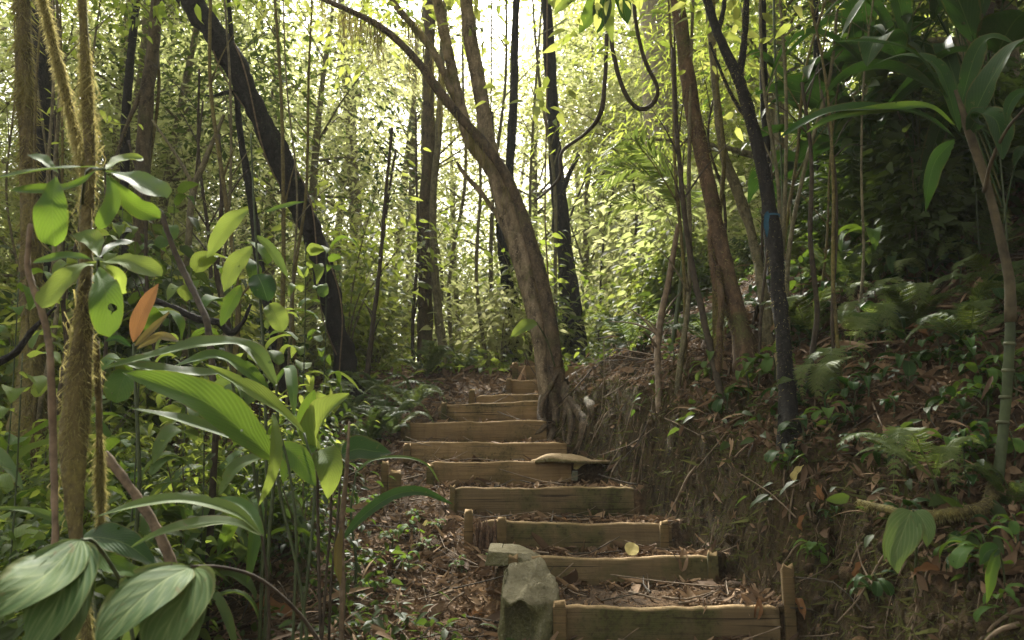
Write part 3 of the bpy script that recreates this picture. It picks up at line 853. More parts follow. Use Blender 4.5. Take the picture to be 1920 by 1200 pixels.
def traced_tree(name, label, cat_, trunk, mat, limbs=(), k=12, bump=.25, n=60, seed=1, moss=0, mosslen=.03, crown=None, group=None, flare=0, mossmat='moss', ground=True):
    if name in ("leaning_tree", "mossy_sapling"):
        f = .74 if name == "leaning_tree" else .8
        trunk = slim(trunk, f); limbs = [slim(L, f) for L in limbs]
    bx, by, bd, _ = trunk[-1]
    if ground and bx > 1200 and 500 < by < 900 and bd < 10:      # stand it where the bank is under its foot
        dh = hit(bx, by)[1]; q_ = dh / bd
        trunk = [(a, b, d * q_, w) for a, b, d, w in trunk]; limbs = [[(a, b, d * q_, w) for a, b, d, w in L] for L in limbs]
        if crown: crown['at'] = [(a, b, d * q_) for a, b, d in crown['at']]
    c, r = pxpath(trunk, n)
    base = c[-1] if c[-1][2] < c[0][2] else c[0]
    root = thing(name, label, cat_, (base[0], base[1], g1(base[0], base[1])), group)
    m = MB()
    if flare:
        low = np.linspace(0, 1, n); d_ = np.abs(c[:, 2] - base[2]); r = r * (1 + flare * np.exp(-d_ / .12))
    if ground:     # sink the foot into the ground
        dn = np.array([base[0], base[1], g1(base[0], base[1]) - .15])
        if base is c[-1] or np.allclose(base, c[-1]):
            if dn[2] < c[-1][2]: c = np.vstack([c, dn]); r = np.append(r, r[-1])
        elif dn[2] < c[0][2]: c = np.vstack([dn, c]); r = np.append(r[0], r)
    tube(m, c, r, k, bump, seed)
    tr = m.build("trunk", mat, root)
    for j, L in enumerate(limbs):
        m = MB(); cc, rr = pxpath(L, 34); tube(m, cc, rr, 9, bump, seed + j + 1)
        lb = m.build("limb", M['bark_umber'] if name == 'leaning_tree' and j == 0 else mat, root)
        if moss:
            m = MB(); fuzz(m, cc, rr, int(moss * .5), mosslen, np.random.default_rng(seed + j))
            m.build("moss", M[mossmat], lb, kind="stuff")
    if moss:
        m = MB(); fuzz(m, c, r, moss, mosslen, np.random.default_rng(seed + 50))
        m.build("moss", M[mossmat], tr, kind="stuff")
    if crown:
        m = MB(); rng = np.random.default_rng(seed + 90)
        cen = np.array([P(a, b, d) for a, b, d in crown['at']])
        cen = np.repeat(cen, crown.get('rep', 1), 0) + rng.normal(0, crown.get('sp', .3), (len(cen) * crown.get('rep', 1), 3))
        foliage(m, cen, crown['per'], crown.get('cl', .2), crown['size'], crown.get('t', T_LEAF), rng, crown.get('droop', .3))
        m.build("crown", M[crown.get('mat', 'fol_mid')], root, kind="stuff")
    return root

# leaning mottled tree by the steps
hero = traced_tree("leaning_tree", "mottled mossy tree leaning left beside the upper steps, forking high up", "tree",
    [(868, -60, 8.3, 34), (880, 60, 8.3, 36), (905, 200, 8.3, 40), (922, 300, 8.25, 46), (952, 400, 8.2, 56), (985, 500, 8.15, 58), (1004, 590, 8.1, 48), (1020, 680, 8.05, 44), (1034, 770, 8.02, 54), (1042, 830, 8.0, 84)],
    M['bark_hero'], [
    [(1042, 790, 7.9, 66), (1043, 720, 7.9, 48), (1040, 660, 7.9, 40), (1027, 580, 7.92, 36), (1006, 490, 7.95, 33), (978, 395, 8.0, 29), (938, 310, 8.0, 28), (893, 255, 8.0, 27), (835, 185, 7.95, 25), (770, 100, 7.9, 21), (700, 42, 7.85, 17), (600, -5, 7.8, 13)],
    [(920, 320, 8.25, 32), (882, 262, 8.3, 34), (862, 200, 8.3, 32), (845, 120, 8.3, 30), (820, 0, 8.3, 28), (808, -60, 8.3, 26)],
    [(866, 215, 8.3, 20), (820, 110, 8.2, 20), (780, 55, 8.2, 20), (742, 10, 8.1, 18), (700, -60, 8.1, 16)],
    [(985, 485, 8.2, 13), (950, 430, 8.3, 14), (905, 365, 8.4, 13), (870, 325, 8.4, 11), (856, 303, 8.4, 6)]],
    k=16, bump=.35, n=90, seed=3, moss=2600, mosslen=.035, flare=.5,
    crown=dict(at=[(600, -10, 7.8), (690, -60, 8), (800, -70, 8.2), (870, -80, 8.3), (760, -90, 8)], rep=7, sp=.45, per=26, size=.13))
rng = np.random.default_rng(5)
# roots clasping the bank under the tree
for j, pts in enumerate([
    [(1020, 745, 7.85, 13), (1015, 780, 7.75, 12), (1020, 800, 7.7, 9), (1003, 815, 7.66, 4)],
    [(1040, 740, 7.8, 14), (1042, 790, 7.7, 12), (1030, 830, 7.5, 9), (1035, 850, 7.4, 4)],
    [(1060, 730, 7.85, 16), (1072, 780, 7.75, 13), (1068, 820, 7.5, 9), (1060, 850, 7.3, 5)],
    [(1068, 705, 7.9, 22), (1090, 735, 7.85, 24), (1108, 760, 7.8, 15), (1112, 785, 7.8, 4)],
    [(1058, 720, 7.85, 10), (1062, 770, 7.62, 8), (1056, 800, 7.55, 6), (1058, 830, 7.4, 3)],
    [(1070, 750, 7.85, 16), (1095, 790, 7.6, 14), (1090, 825, 7.4, 10), (1075, 850, 7.2, 5)],
    [(1045, 700, 7.82, 6), (1028, 735, 7.72, 7), (1016, 760, 7.7, 5), (1018, 785, 7.68, 3)]]):
    pts = [(a, b, d, w * 1.3) if b < 748 else (a, b, min(d, hit(a, b)[1] - .03), w * 1.3) for a, b, d, w in pts]
    m = MB(); c, r = pxpath(pts, 26); tube(m, c, r, 8, .5, j); m.build("root", M['bark_umber' if j != 3 else 'bark_brown'], hero)
m = MB()
seg = [[(600, -5, 7.8), (770, 100, 7.9), (893, 255, 8.0), (960, 350, 8.0)], [(742, 10, 8.1), (820, 110, 8.2), (862, 200, 8.3)]]
for pts in seg:
    c = cat([P(*p) for p in pts], 300)
    i = rng.integers(0, 300, 1500 if pts[0][0] == 600 else 500)
    dens = fbm(i / 9.0, i * 0.0, 4) > 0.12
    strands(m, c[i[dens]] + rng.normal(0, .035, (dens.sum(), 3)), .42, rng, .0032)
m.build("hanging_moss", M['moss'], hero, kind="stuff")

dark = traced_tree("dark_leaning_tree", "black trunk leaning left across the upper left of the photo", "tree",
    [(335, -50, 8.2, 44), (365, 10, 8.2, 46), (418, 90, 8.3, 45), (468, 185, 8.5, 42), (515, 280, 8.7, 42), (562, 385, 8.9, 42), (592, 460, 9.1, 38), (618, 560, 9.3, 38), (640, 650, 9.5, 38), (655, 735, 9.5, 50)],
    M['bark_dark'], [[(470, 190, 8.5, 12), (440, 172, 8.4, 9), (400, 180, 8.3, 6), (385, 178, 8.3, 3)], [(565, 390, 8.9, 16), (545, 350, 8.8, 9), (560, 330, 8.7, 3)]], k=18, bump=.8, n=110, seed=9, moss=1300, mosslen=.05, mossmat='fol_dark',
    crown=dict(at=[(335, -60, 8.2), (300, -90, 8), (380, -100, 8.3)], rep=10, sp=.6, per=26, size=.14))
m = MB()
c, r = pxpath([(418, 90, 8.2, 45), (468, 185, 8.4, 42), (515, 280, 8.6, 42), (562, 385, 8.8, 42), (618, 560, 9.2, 38), (650, 700, 9.4, 38)], 120)
for s in range(2):
    ph = s * 2.4; th = np.linspace(0, 8.5, 120) + ph
    t_, a_, b_ = frames(c)
    tube(m, c + (np.cos(th)[:, None] * a_ + np.sin(th)[:, None] * b_) * (r[:, None] * 1.06 + .004), .008, 5, .3, s)
m.build("climbing_vine", M['twig'], dark)

TR = [
 ("mossy_sapling", "nearest mossy stem in the left foreground, furry with yellow moss from top to bottom", [(150, -60, 2.5, 20), (160, 100, 2.5, 22), (168, 300, 2.45, 25), (162, 430, 2.45, 27), (160, 560, 2.42, 34), (150, 680, 2.4, 48), (142, 790, 2.4, 62), (138, 880, 2.38, 54), (140, 980, 2.36, 32), (152, 1090, 2.34, 16), (168, 1230, 2.3, 18)], 'bark_moss', [[(165, 330, 2.46, 20), (140, 240, 2.5, 18), (110, 120, 2.5, 16), (70, -40, 2.5, 13)], [(180, 640, 2.46, 14), (185, 760, 2.48, 16), (188, 900, 2.5, 12), (190, 1010, 2.5, 8)]], 17000, .026, .35),
 ("mossy_tree", "thick shaggy moss covered trunk at the far left edge", [(40, -40, 6, 24), (48, 200, 6, 28), (58, 420, 6, 34), (62, 640, 6, 44), (55, 800, 5.9, 56)], 'bark_moss', [], 7000, .09, .5),
 ("dark_tree", "dark trunk behind the shaggy mossy trunk at left", [(76, -60, 8, 40), (82, 200, 8, 44), (78, 330, 8, 44), (70, 560, 8, 50), (68, 740, 8, 56)], 'bark_dark', [], 500, .05, .3),
 ("brown_tree", "brown leafless broken-topped trunk left of the black leaning one", [(300, -60, 9, 22), (290, 60, 9, 24), (278, 160, 9, 27), (270, 260, 9, 27), (264, 420, 9, 28), (262, 640, 9, 30), (262, 780, 9, 34)], 'bark_brown', [[(276, 150, 9, 12), (240, 230, 8.9, 8), (215, 300, 8.8, 5)]], 500, .04, .3),
 ("thin_dark_tree", "thin black trunk just left of the brown broken-topped trunk", [(262, -60, 10, 14), (240, 160, 10, 16), (234, 280, 10, 17), (232, 500, 10, 18), (230, 760, 10, 20)], 'bark_dark', [], 100, .04, .3),
 ("forked_sapling", "slender forked sapling between the brown trunk and the black leaning trunk", [(420, 215, 7.4, 6), (385, 300, 7.4, 11), (362, 360, 7.4, 13), (352, 480, 7.4, 13), (345, 620, 7.4, 14), (342, 800, 7.4, 18)], 'bark_bg', [[(364, 350, 7.4, 8), (330, 290, 7.4, 6), (285, 225, 7.4, 4)]], 250, .03, .2),
 ("twin_dark_sapling", "thin dark sapling standing just left of the black leaning trunk", [(425, -40, 8.6, 8), (448, 230, 8.6, 12), (462, 320, 8.6, 15), (478, 420, 8.6, 16), (490, 520, 8.6, 18), (520, 640, 8.6, 22), (528, 740, 8.6, 26)], 'bark_dark', [], 200, .03, .4),
 ("brown_tree", "straight brown trunk with shredded bark left of the mottled leaning tree", [(808, -60, 12, 20), (804, 150, 12, 22), (803, 300, 12, 26), (797, 420, 12, 27), (798, 560, 12, 27), (797, 690, 12, 30), (796, 740, 12, 34)], 'bark_brown', [[(800, 520, 11.9, 12), (788, 450, 11.9, 9), (781, 410, 11.9, 4)]], 300, .05, .45),
 ("slim_tree", "slim curved trunk immediately right of the straight shredded brown trunk", [(838, -60, 11.6, 11), (828, 120, 11.6, 12), (822, 260, 11.6, 13), (812, 380, 11.6, 14), (815, 500, 11.6, 15), (825, 610, 11.6, 17), (845, 730, 11.5, 24)], 'bark_bg', [], 200, .05, .3),
 ("dark_tree", "dark trunk seen just behind the mottled leaning tree", [(972, -60, 12.5, 13), (966, 70, 12.5, 15), (962, 200, 12.5, 17), (955, 320, 12.5, 19), (950, 480, 12.5, 24), (958, 600, 12.5, 26), (962, 730, 12.5, 32)], 'bark_dark', [[(956, 560, 12.4, 14), (940, 480, 12.4, 12), (932, 380, 12.4, 9), (922, 210, 12.4, 6)]], 300, .06, .4),
 ("fern_clad_tree", "dark trunk hung with small ferns right of the mottled leaning tree", [(1022, -60, 13, 20), (1036, 200, 13, 24), (1044, 330, 13, 28), (1056, 440, 13, 32), (1068, 560, 13, 36), (1078, 640, 13, 42), (1082, 720, 13, 48)], 'bark_dark', [[(1062, 470, 12.9, 13), (1040, 420, 12.9, 12), (1062, 340, 12.9, 10), (1085, 290, 12.9, 7)]], 500, .09, .4),
 ("pale_tree", "broad pale grey trunk glowing in the haze behind the looping vine", [(1226, -60, 15.5, 66), (1232, 100, 15.5, 64), (1238, 280, 15.5, 60), (1242, 420, 15.5, 58), (1246, 600, 15.5, 62), (1246, 700, 15.5, 66)], 'bark_pale', [], 0, .1, .15),
 ("rusty_tree", "rusty brown mossy trunk rising from the bank right of the path", [(1262, -50, 8.3, 27), (1282, 90, 8.3, 28), (1300, 210, 8.3, 30), (1325, 330, 8.2, 30), (1345, 440, 8.2, 31), (1368, 540, 8.1, 33), (1395, 640, 8.0, 37), (1405, 680, 8.0, 44)], 'bark_rust', [[(1385, 610, 8.0, 17), (1350, 560, 8.1, 14), (1336, 500, 8.1, 12), (1330, 430, 8.2, 8)], [(1345, 700, 7.9, 16), (1350, 620, 7.95, 14), (1352, 560, 8.0, 13), (1345, 500, 8.1, 12)]], 1300, .04, .35),
 ("dark_forked_tree", "thin blackish trunk with a blue tape, forking near the top right of centre", [(1312, -50, 7, 15), (1345, 60, 7, 18), (1385, 150, 7, 21), (1412, 240, 7, 24), (1432, 330, 7, 27), (1448, 420, 7, 28), (1458, 520, 6.9, 29), (1466, 620, 6.8, 29), (1475, 720, 6.7, 32), (1482, 830, 6.5, 38)], 'bark_dark', [[(1385, 150, 7, 15), (1395, 80, 7, 13), (1402, -40, 7, 12)], [(1345, 62, 7, 10), (1356, 20, 7, 9), (1362, -40, 7, 8)], [(1412, 240, 7, 10), (1370, 175, 7.1, 7), (1330, 80, 7.2, 5)]], 900, .035, .4),
 ("leaning_sapling", "pale mossy sapling leaning just left of the blue taped trunk", [(1322, -60, 9, 12), (1352, 260, 9, 16), (1380, 350, 9, 22), (1410, 440, 9, 18), (1432, 560, 8.6, 20), (1440, 640, 8.4, 24)], 'bark_bg', [], 500, .04, .3),
 ("slender_dark_tree", "slender dark trunk standing right of the blue taped trunk", [(1428, -60, 9.5, 14), (1432, 160, 9.5, 15), (1436, 260, 9.5, 16), (1530, 280, 9.5, 15)][:3] + [(1440, 420, 9.3, 18), (1452, 560, 9, 20)], 'bark_dark', [], 150, .04, .3),
 ("slender_dark_tree", "thin straight dark stem in front of the yellow green leaf curtain", [(1528, -60, 8, 11), (1532, 160, 8, 12), (1534, 280, 8, 14), (1545, 380, 8, 15), (1556, 480, 7.8, 17)], 'bark_dark', [], 150, .03, .3),
 ("gnarled_tree", "gnarled leafy trunk behind the big leaves in the top right corner", [(1850, -50, 7, 40), (1838, 60, 7, 40), (1848, 200, 7, 44), (1862, 330, 6.8, 52), (1880, 470, 6.5, 60)], 'bark_brown', [], 900, .05, .4),
]
for j, (nm, lab, tr, mt, limbs, ms, ml, bp) in enumerate(TR):
    traced_tree(nm, lab, "tree", tr, M[mt], limbs, 12, bp, 60, 20 + j * 3, ms, ml, flare=.25, mossmat='moss_bright' if j < 2 else 'moss',
        crown=dict(at=[(tr[0][0], tr[0][1] - 120, tr[0][2]), (tr[0][0] - 60, tr[0][1] - 60, tr[0][2] + .4), (tr[0][0] + 70, tr[0][1] - 90, tr[0][2])], rep=5, sp=.06 * tr[0][2], per=22, size=.012 * tr[0][2] + .03, mat='fol_mid' if tr[0][2] < 15 else 'fol_far') if tr[0][1] < 150 and tr[0][2] > 4 else None)

near = [o for o in SC.objects if o.name == "mossy_sapling"][0]
c, r = pxpath(slim(TR[0][2], .8), 400); rng = np.random.default_rng(12)
i = rng.integers(60, 380, 900); i = i[fbm(i / 30.0, i * 0.0, 6) > .02]
m = MB(); strands(m, c[i] + rng.normal(0, .016, (len(i), 3)), .12, rng, .0016); m.build("hanging_moss", M['moss_bright'], near, kind="stuff")

# slim stems, lianas and hanging vines
VN = [
 ("sapling_stem", "pale slim bare sapling on the bank between the path and the rusty trunk", "sapling", [(1272, 420, 7.6, 9), (1255, 520, 7.6, 12), (1240, 590, 7.5, 12), (1233, 660, 7.4, 12), (1236, 760, 7.2, 13)], 'twig', True),
 ("sapling_stem", "dark thin stem rising left of the rusty trunk to the treetops", "sapling", [(1262, 90, 7.6, 8), (1268, 230, 7.6, 9), (1280, 370, 7.6, 10), (1296, 490, 7.6, 12), (1318, 590, 7.5, 13), (1338, 680, 7.4, 14), (1356, 760, 7.2, 14)], 'twig_dark', True),
 ("sapling_stem", "thin dark wand standing between the black leaning trunk and the brown trunk", "sapling", [(735, 240, 9.6, 6), (722, 380, 9.6, 7), (712, 500, 9.6, 8), (700, 600, 9.6, 9), (690, 690, 9.6, 11), (680, 750, 9.5, 13)], 'twig_dark', True),
 ("sapling_stem", "dark curved sapling bending up behind the whorled leaves at left", "sapling", [(300, 395, 4.6, 10), (325, 465, 4.6, 11), (345, 510, 4.6, 12), (372, 565, 4.5, 13), (392, 625, 4.4, 13), (405, 800, 4.3, 13)], 'twig_dark', True),
 ("hanging_vine", "straight thin vine hanging above the mottled leaning tree's fork", "vine", [(1026, -30, 9, 3), (1025, 200, 9, 3), (1022, 400, 9, 3), (1030, 560, 9, 3)], 'twig', False),
 ("hanging_vine", "very thin vine hanging left of the straight one, beside the pale fork", "vine", [(922, -30, 9, 3), (921, 150, 9, 3), (918, 300, 9, 2)], 'twig_dark', False),
 ("looping_liana", "dark woody liana hanging in a deep loop below the top edge", "liana", [(1186, -40, 7, 8), (1192, 40, 7, 8), (1208, 110, 7, 8), (1232, 162, 7, 8), (1226, 192, 7, 9), (1200, 205, 7, 9), (1172, 175, 7, 9), (1152, 110, 7, 9), (1146, 55, 7, 9), (1150, -40, 7, 8)], 'twig_dark', False),
 ("crooked_liana", "crooked liana running from the loop down toward the leaning tree", "liana", [(1138, 60, 7.6, 8), (1134, 150, 7.6, 9), (1126, 212, 7.6, 10), (1098, 250, 7.8, 7), (1054, 285, 8, 7), (1050, 330, 8, 7), (1030, 355, 8.1, 5), (1002, 378, 8.15, 4)], 'twig_dark', False),
 ("hanging_vine", "long thin vine hanging in front of the rusty trunk's left edge", "vine", [(1262, -30, 6.5, 4), (1266, 120, 6.5, 4), (1272, 300, 6.5, 4), (1280, 400, 6.5, 4)], 'twig_dark', False),
 ("hanging_vine", "long straight vine hanging right of the blue taped trunk", "vine", [(1450, -30, 6, 5), (1455, 150, 6, 5), (1465, 300, 6, 4), (1470, 520, 6, 4)], 'stem_green', False),
 ("slanting_stick", "thin pale stick slanting up the litter bank above the fifth step", "stick", [(1160, 850, 6.6, 5), (1215, 790, 7, 6), (1260, 735, 7.3, 6), (1330, 655, 7.7, 5)], 'twig', False),
 ("slanting_stick", "thick dark stick lying across the litter right of the leaning tree", "stick", [(1085, 770, 7.9, 7), (1150, 735, 8, 9), (1185, 705, 8.1, 8), (1215, 690, 8.2, 5)], 'bark_brown', False),
 ("fallen_branch", "dark bare fallen branch arching behind the orange leaf at left", "branch", [(285, 560, 5, 11), (330, 580, 5, 13), (370, 598, 5, 14), (410, 605, 5, 13), (432, 625, 5, 14), (455, 605, 5, 8), (470, 570, 5, 6)], 'bark_dark', False),
 ("fallen_branch", "long fallen branch sloping down through the left undergrowth", "branch", [(195, 850, 3.2, 17), (240, 910, 3.2, 18), (285, 975, 3.2, 19), (315, 1040, 3.2, 20), (330, 1075, 3.2, 16)], 'twig', False),
 ("crooked_twig_stem", "crooked bare pale stem bending at the left edge beside the near mossy stem", "stem", [(58, 420, 2.2, 10), (52, 500, 2.2, 11), (70, 560, 2.2, 13), (88, 620, 2.2, 13), (96, 700, 2.2, 14), (100, 820, 2.25, 14), (104, 1000, 2.25, 12)], 'twig', True),
 ("dead_branch", "dark dead branch reaching in low at the left edge", "branch", [(-20, 690, 3.4, 16), (30, 660, 3.4, 14), (60, 620, 3.4, 10), (105, 575, 3.4, 5)], 'bark_dark', False),
]
for j, (nm, lab, ct, pts, mt, gnd) in enumerate(VN):
    c, r = pxpath(pts, 50)
    if gnd and pts[-1][0] > 1100:
        q_ = hit(pts[-1][0], pts[-1][1])[1] / pts[-1][2]; c, r = pxpath([(a, b, d * q_, w) for a, b, d, w in pts], 50)
    if gnd: c = np.vstack([c, [c[-1][0], c[-1][1], g1(c[-1][0], c[-1][1]) - .1]]); r = np.append(r, r[-1])
    m = MB(); tube(m, c, r, 7, .35, j)
    if j == 0 or 'dark wand' in lab or 'dark thin stem' in lab:
        rg = np.random.default_rng(j)
        for q in range(6):
            i = rg.integers(5, 40); e = c[i] + np.array([rg.uniform(-.35, .35), rg.uniform(-.2, .2), rg.uniform(.1, .4)])
            tube(m, cat([c[i], (c[i] + e) / 2 + [0, 0, .03], e], 8), np.linspace(r[i] * .5, .002, 8), 5, .2, q)
    o = m.build(nm, M[mt]); tag(o, lab, ct)

TAPE_D = hit(1482, 830)[1] * 7 / 6.5
# blue tape knotted to the thin trunk
root = thing("blue_tape", "strip of blue marking tape tied round the thin dark forked trunk", "tape", P(1447, 405, TAPE_D))
m = MB(); c = P(1447, 405, TAPE_D); th = np.linspace(0, 2 * np.pi, 17)
ring = np.stack([c[0] + .0096 * TAPE_D * np.cos(th), c[1] + .0096 * TAPE_D * np.sin(th), c[2] + 0 * th], 1)
v = np.concatenate([ring + [0, 0, .006], ring - [0, 0, .006]]); m.add(v, [[i, i + 1, 18 + i, 17 + i] for i in range(16)]); m.build("loop", M['blue'], root)
m = MB(); cc = cat([P(1440, 395, TAPE_D * .985), P(1436, 415, TAPE_D * .984), P(1438, 445, TAPE_D * .985)], 10); leaf_geo(m, cc, .036, (0.3, -1, 0), 'strap', .2, .1, nu=5); m.build("tail", M['blue'], root)

# crowd of slim bare saplings and hanging stems
rng = np.random.default_rng(33)
def slim_stem(px, py, d, top, w, lab, grp, mt, seed):
    rg = np.random.default_rng(seed); dx = rg.normal(0, 45); pts = []
    for f in (0, .25, .5, .75, 1): pts.append((px + dx * f ** 1.4 + rg.normal(0, 9), py + (top - py) * f, d, w * (1 - .5 * f)))
    c, r = pxpath(pts, 40); c[0, 2] -= .1; m = MB(); tube(m, c, r, 6, .3, seed)
    for q in range(3):
        i = rg.integers(8, 38); e = c[i] + np.array([rg.uniform(-.5, .5), rg.uniform(-.2, .2), rg.uniform(.15, .6)]) * d / 7
        tube(m, cat([c[i], (c[i] + e) / 2 + [0, 0, .04], e], 8), np.linspace(r[i] * .6, .002, 8), 5, .2, q)
    fuzz(m, c, r, 260, .02 * d / 6, rg) if mt == 'bark_moss' else None
    o = m.build("slim_sapling", M[mt]); tag(o, lab, "sapling", grp)
for k in range(15):
    px = rng.uniform(1260, 1640); py = rng.uniform(600, 780); h_ = hit(px, py)
    slim_stem(px, py, h_[1], -40 if k % 3 else rng.uniform(120, 300), rng.uniform(5, 13), "slim bare stem among the crowd of saplings on the right bank", "slim saplings on the right bank", ('twig_dark', 'bark_bg', 'bark_moss')[k % 3], 200 + k)
for k in range(20):
    px = rng.uniform(10, 600); d = rng.uniform(5, 10)
    slim_stem(px, 760, d, -40 if k % 3 else rng.uniform(120, 350), rng.uniform(5, 13), "slim bare stem among the crowded trunks at left", "slim saplings at left", ('twig_dark', 'bark_bg', 'bark_moss')[k % 3], 240 + k)
for k in range(12):
    px = rng.uniform(660, 1240); d = rng.uniform(11.5, 17)
    slim_stem(px, 720, d, -40 if k % 2 else rng.uniform(150, 350), rng.uniform(5, 10), "slim stem in the bright thicket behind the top of the stairs", "slim saplings behind the stairs", ('twig_dark', 'bark_bg')[k % 2], 280 + k)

# ------------------------------------------------------------------ the forest behind
def forest_tree(seed, h, kind, lo=.16, wide=1.0, size=.135, per=70):
    rng = np.random.default_rng(seed)
    n = 24; t = np.linspace(0, 1, n)
    lean = rng.normal(0, .05, 2) * h
    c = np.stack([lean[0] * t ** 1.5 + .12 * np.sin(t * 5 + seed), lean[1] * t ** 1.5 + .12 * np.cos(t * 4 + seed), h * t - .3], 1)
    r = (0.035 + .009 * h * rng.uniform(.6, 1.3)) * (1 - .8 * t) + .012
    m = MB(); tube(m, c, r, 8, .25, seed)
    tips = []
    for k in range(int(9 + h)):
        f = rng.uniform(lo, .97); i = int(f * (n - 1)); L = wide * rng.uniform(.9, 2.3) * (1.25 - .6 * f)
        a = rng.uniform(0, 2 * np.pi); d = np.array([math.cos(a), math.sin(a), rng.uniform(.1, .8)])
        p = [c[i], c[i] + d * L * .5 + [0, 0, .1], c[i] + d * L]
        cc = cat(p, 7); tube(m, cc, np.linspace(r[i] * .4, .006, 7), 5, .2, k, caps=False)
        tips += [cc[-1], cc[4], cc[-1] + rng.normal(0, .35, 3), cc[5] + rng.normal(0, .35, 3)]
    tips.append(c[-1])
    f = MB()
    if kind == 'narrow': foliage(f, tips, 120, .5, .17, K_NARROW, rng, .5, .6)
    elif kind == 'fine': foliage(f, tips, 170, .5, .115, K_NARROW, rng, .35, .6)
    elif kind == 'large': foliage(f, tips, int(per * .4), .5, .26, T_LEAF, rng, .35, .5)
    else: foliage(f, tips, per, .45 * wide ** .5, size, K_LEAF, rng, .25, .55)
    return m.mesh("trunk", M['bark_bg']), f
PROTO = []
for k, (h, kind) in enumerate([(7, 'broad'), (9, 'large'), (11, 'narrow'), (12, 'broad'), (14, 'large'), (8, 'fine'), (10, 'broad'), (16, 'broad')]):
    tm, f = forest_tree(100 + k, h, kind)
    PROTO.append((tm, {mt: f.mesh("crown", M[mt]) for mt in ('fol_far', 'fol_mid', 'fol_dark')}, h))
def place_tree(x, y, k, mat, s=1.0, rot=0.0, label="", group=None, name="forest_tree"):
    tm, cm, h = PROTO[k]
    root = thing(name, label, "tree", (x, y, g1(x, y)), group)
    root.rotation_euler = (0, 0, rot); root.scale = (s, s, s)
    link("trunk", tm, root, None, True); link("crown", cm[mat], root, "stuff", True)
    return root
rng = np.random.default_rng(21)
FL = "slender pale green tree in the bright hazy forest beyond the top of the stairs"
def forest_label(x, y, k, mt):
    q = 960 + x / y * FPX
    z = "left of black leaning trunk" if q < 520 else "between black leaning trunk and mottled tree" if q < 950 else "between mottled tree and rusty trunk" if q < 1300 else "right of rusty trunk"
    lf = ("small leaved", "big leaved", "feathery", "small leaved", "big leaved", "fine leaved", "small leaved", "sparse leaved")[k]
    t = {'fol_dark': "dark", 'fol_mid': "green", 'fol_far': "pale green"}[mt]
    return ("%s %s tree " % (t, lf)) + ("in the near forest " if y < 20 else "deep in hazy forest " if y < 34 else "in the far forest ") + z
def corridor(x, y):
    q = 960 + x / y * FPX
    return any(abs(q - c) < w for c, w in ((890, 24), (1140, 20), (765, 16)))
cnt = 0
for (y0, y1, k, s0) in ((12.5, 16, 14, .75), (16, 22, 28, .9), (22, 32, 48, 1.0), (32, 50, 66, 1.15)):
    placed = 0; tries = 0
    while placed < k and tries < 900:
        tries += 1
        y = rng.uniform(y0, y1); x = rng.uniform(-.72, .66) * y
        q = 960 + x / y * FPX
        if corridor(x, y) or (y < 16 and 600 < q < 1200): continue
        if y < 16 and (330 < q < 600 or 1080 < q < 1330): continue
        if y < 24 and 1090 < q < 1300 and rng.uniform() < .3: continue
        if y < 22 and 680 < q < 1180 and rng.uniform() < .35: continue
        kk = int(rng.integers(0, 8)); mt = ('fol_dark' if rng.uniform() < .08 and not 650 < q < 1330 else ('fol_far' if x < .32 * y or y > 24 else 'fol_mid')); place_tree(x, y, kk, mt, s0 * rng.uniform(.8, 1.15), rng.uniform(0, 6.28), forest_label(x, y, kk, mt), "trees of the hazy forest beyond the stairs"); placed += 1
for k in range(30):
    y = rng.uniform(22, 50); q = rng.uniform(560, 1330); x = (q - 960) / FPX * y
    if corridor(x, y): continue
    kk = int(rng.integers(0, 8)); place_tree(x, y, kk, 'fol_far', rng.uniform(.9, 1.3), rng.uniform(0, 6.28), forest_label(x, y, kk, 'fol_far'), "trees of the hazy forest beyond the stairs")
# far wood that reads as one mass
rng = np.random.default_rng(22); m = MB()
yy = rng.uniform(50, 85, 2600); xx = rng.uniform(-.85, .85, 2600) * yy; zz = -4 + 26 * rng.beta(1.3, 1.5, 2600)
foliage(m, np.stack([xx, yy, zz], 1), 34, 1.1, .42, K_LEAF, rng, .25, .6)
m.build("far_woodland", M['fol_far'], kind="stuff")
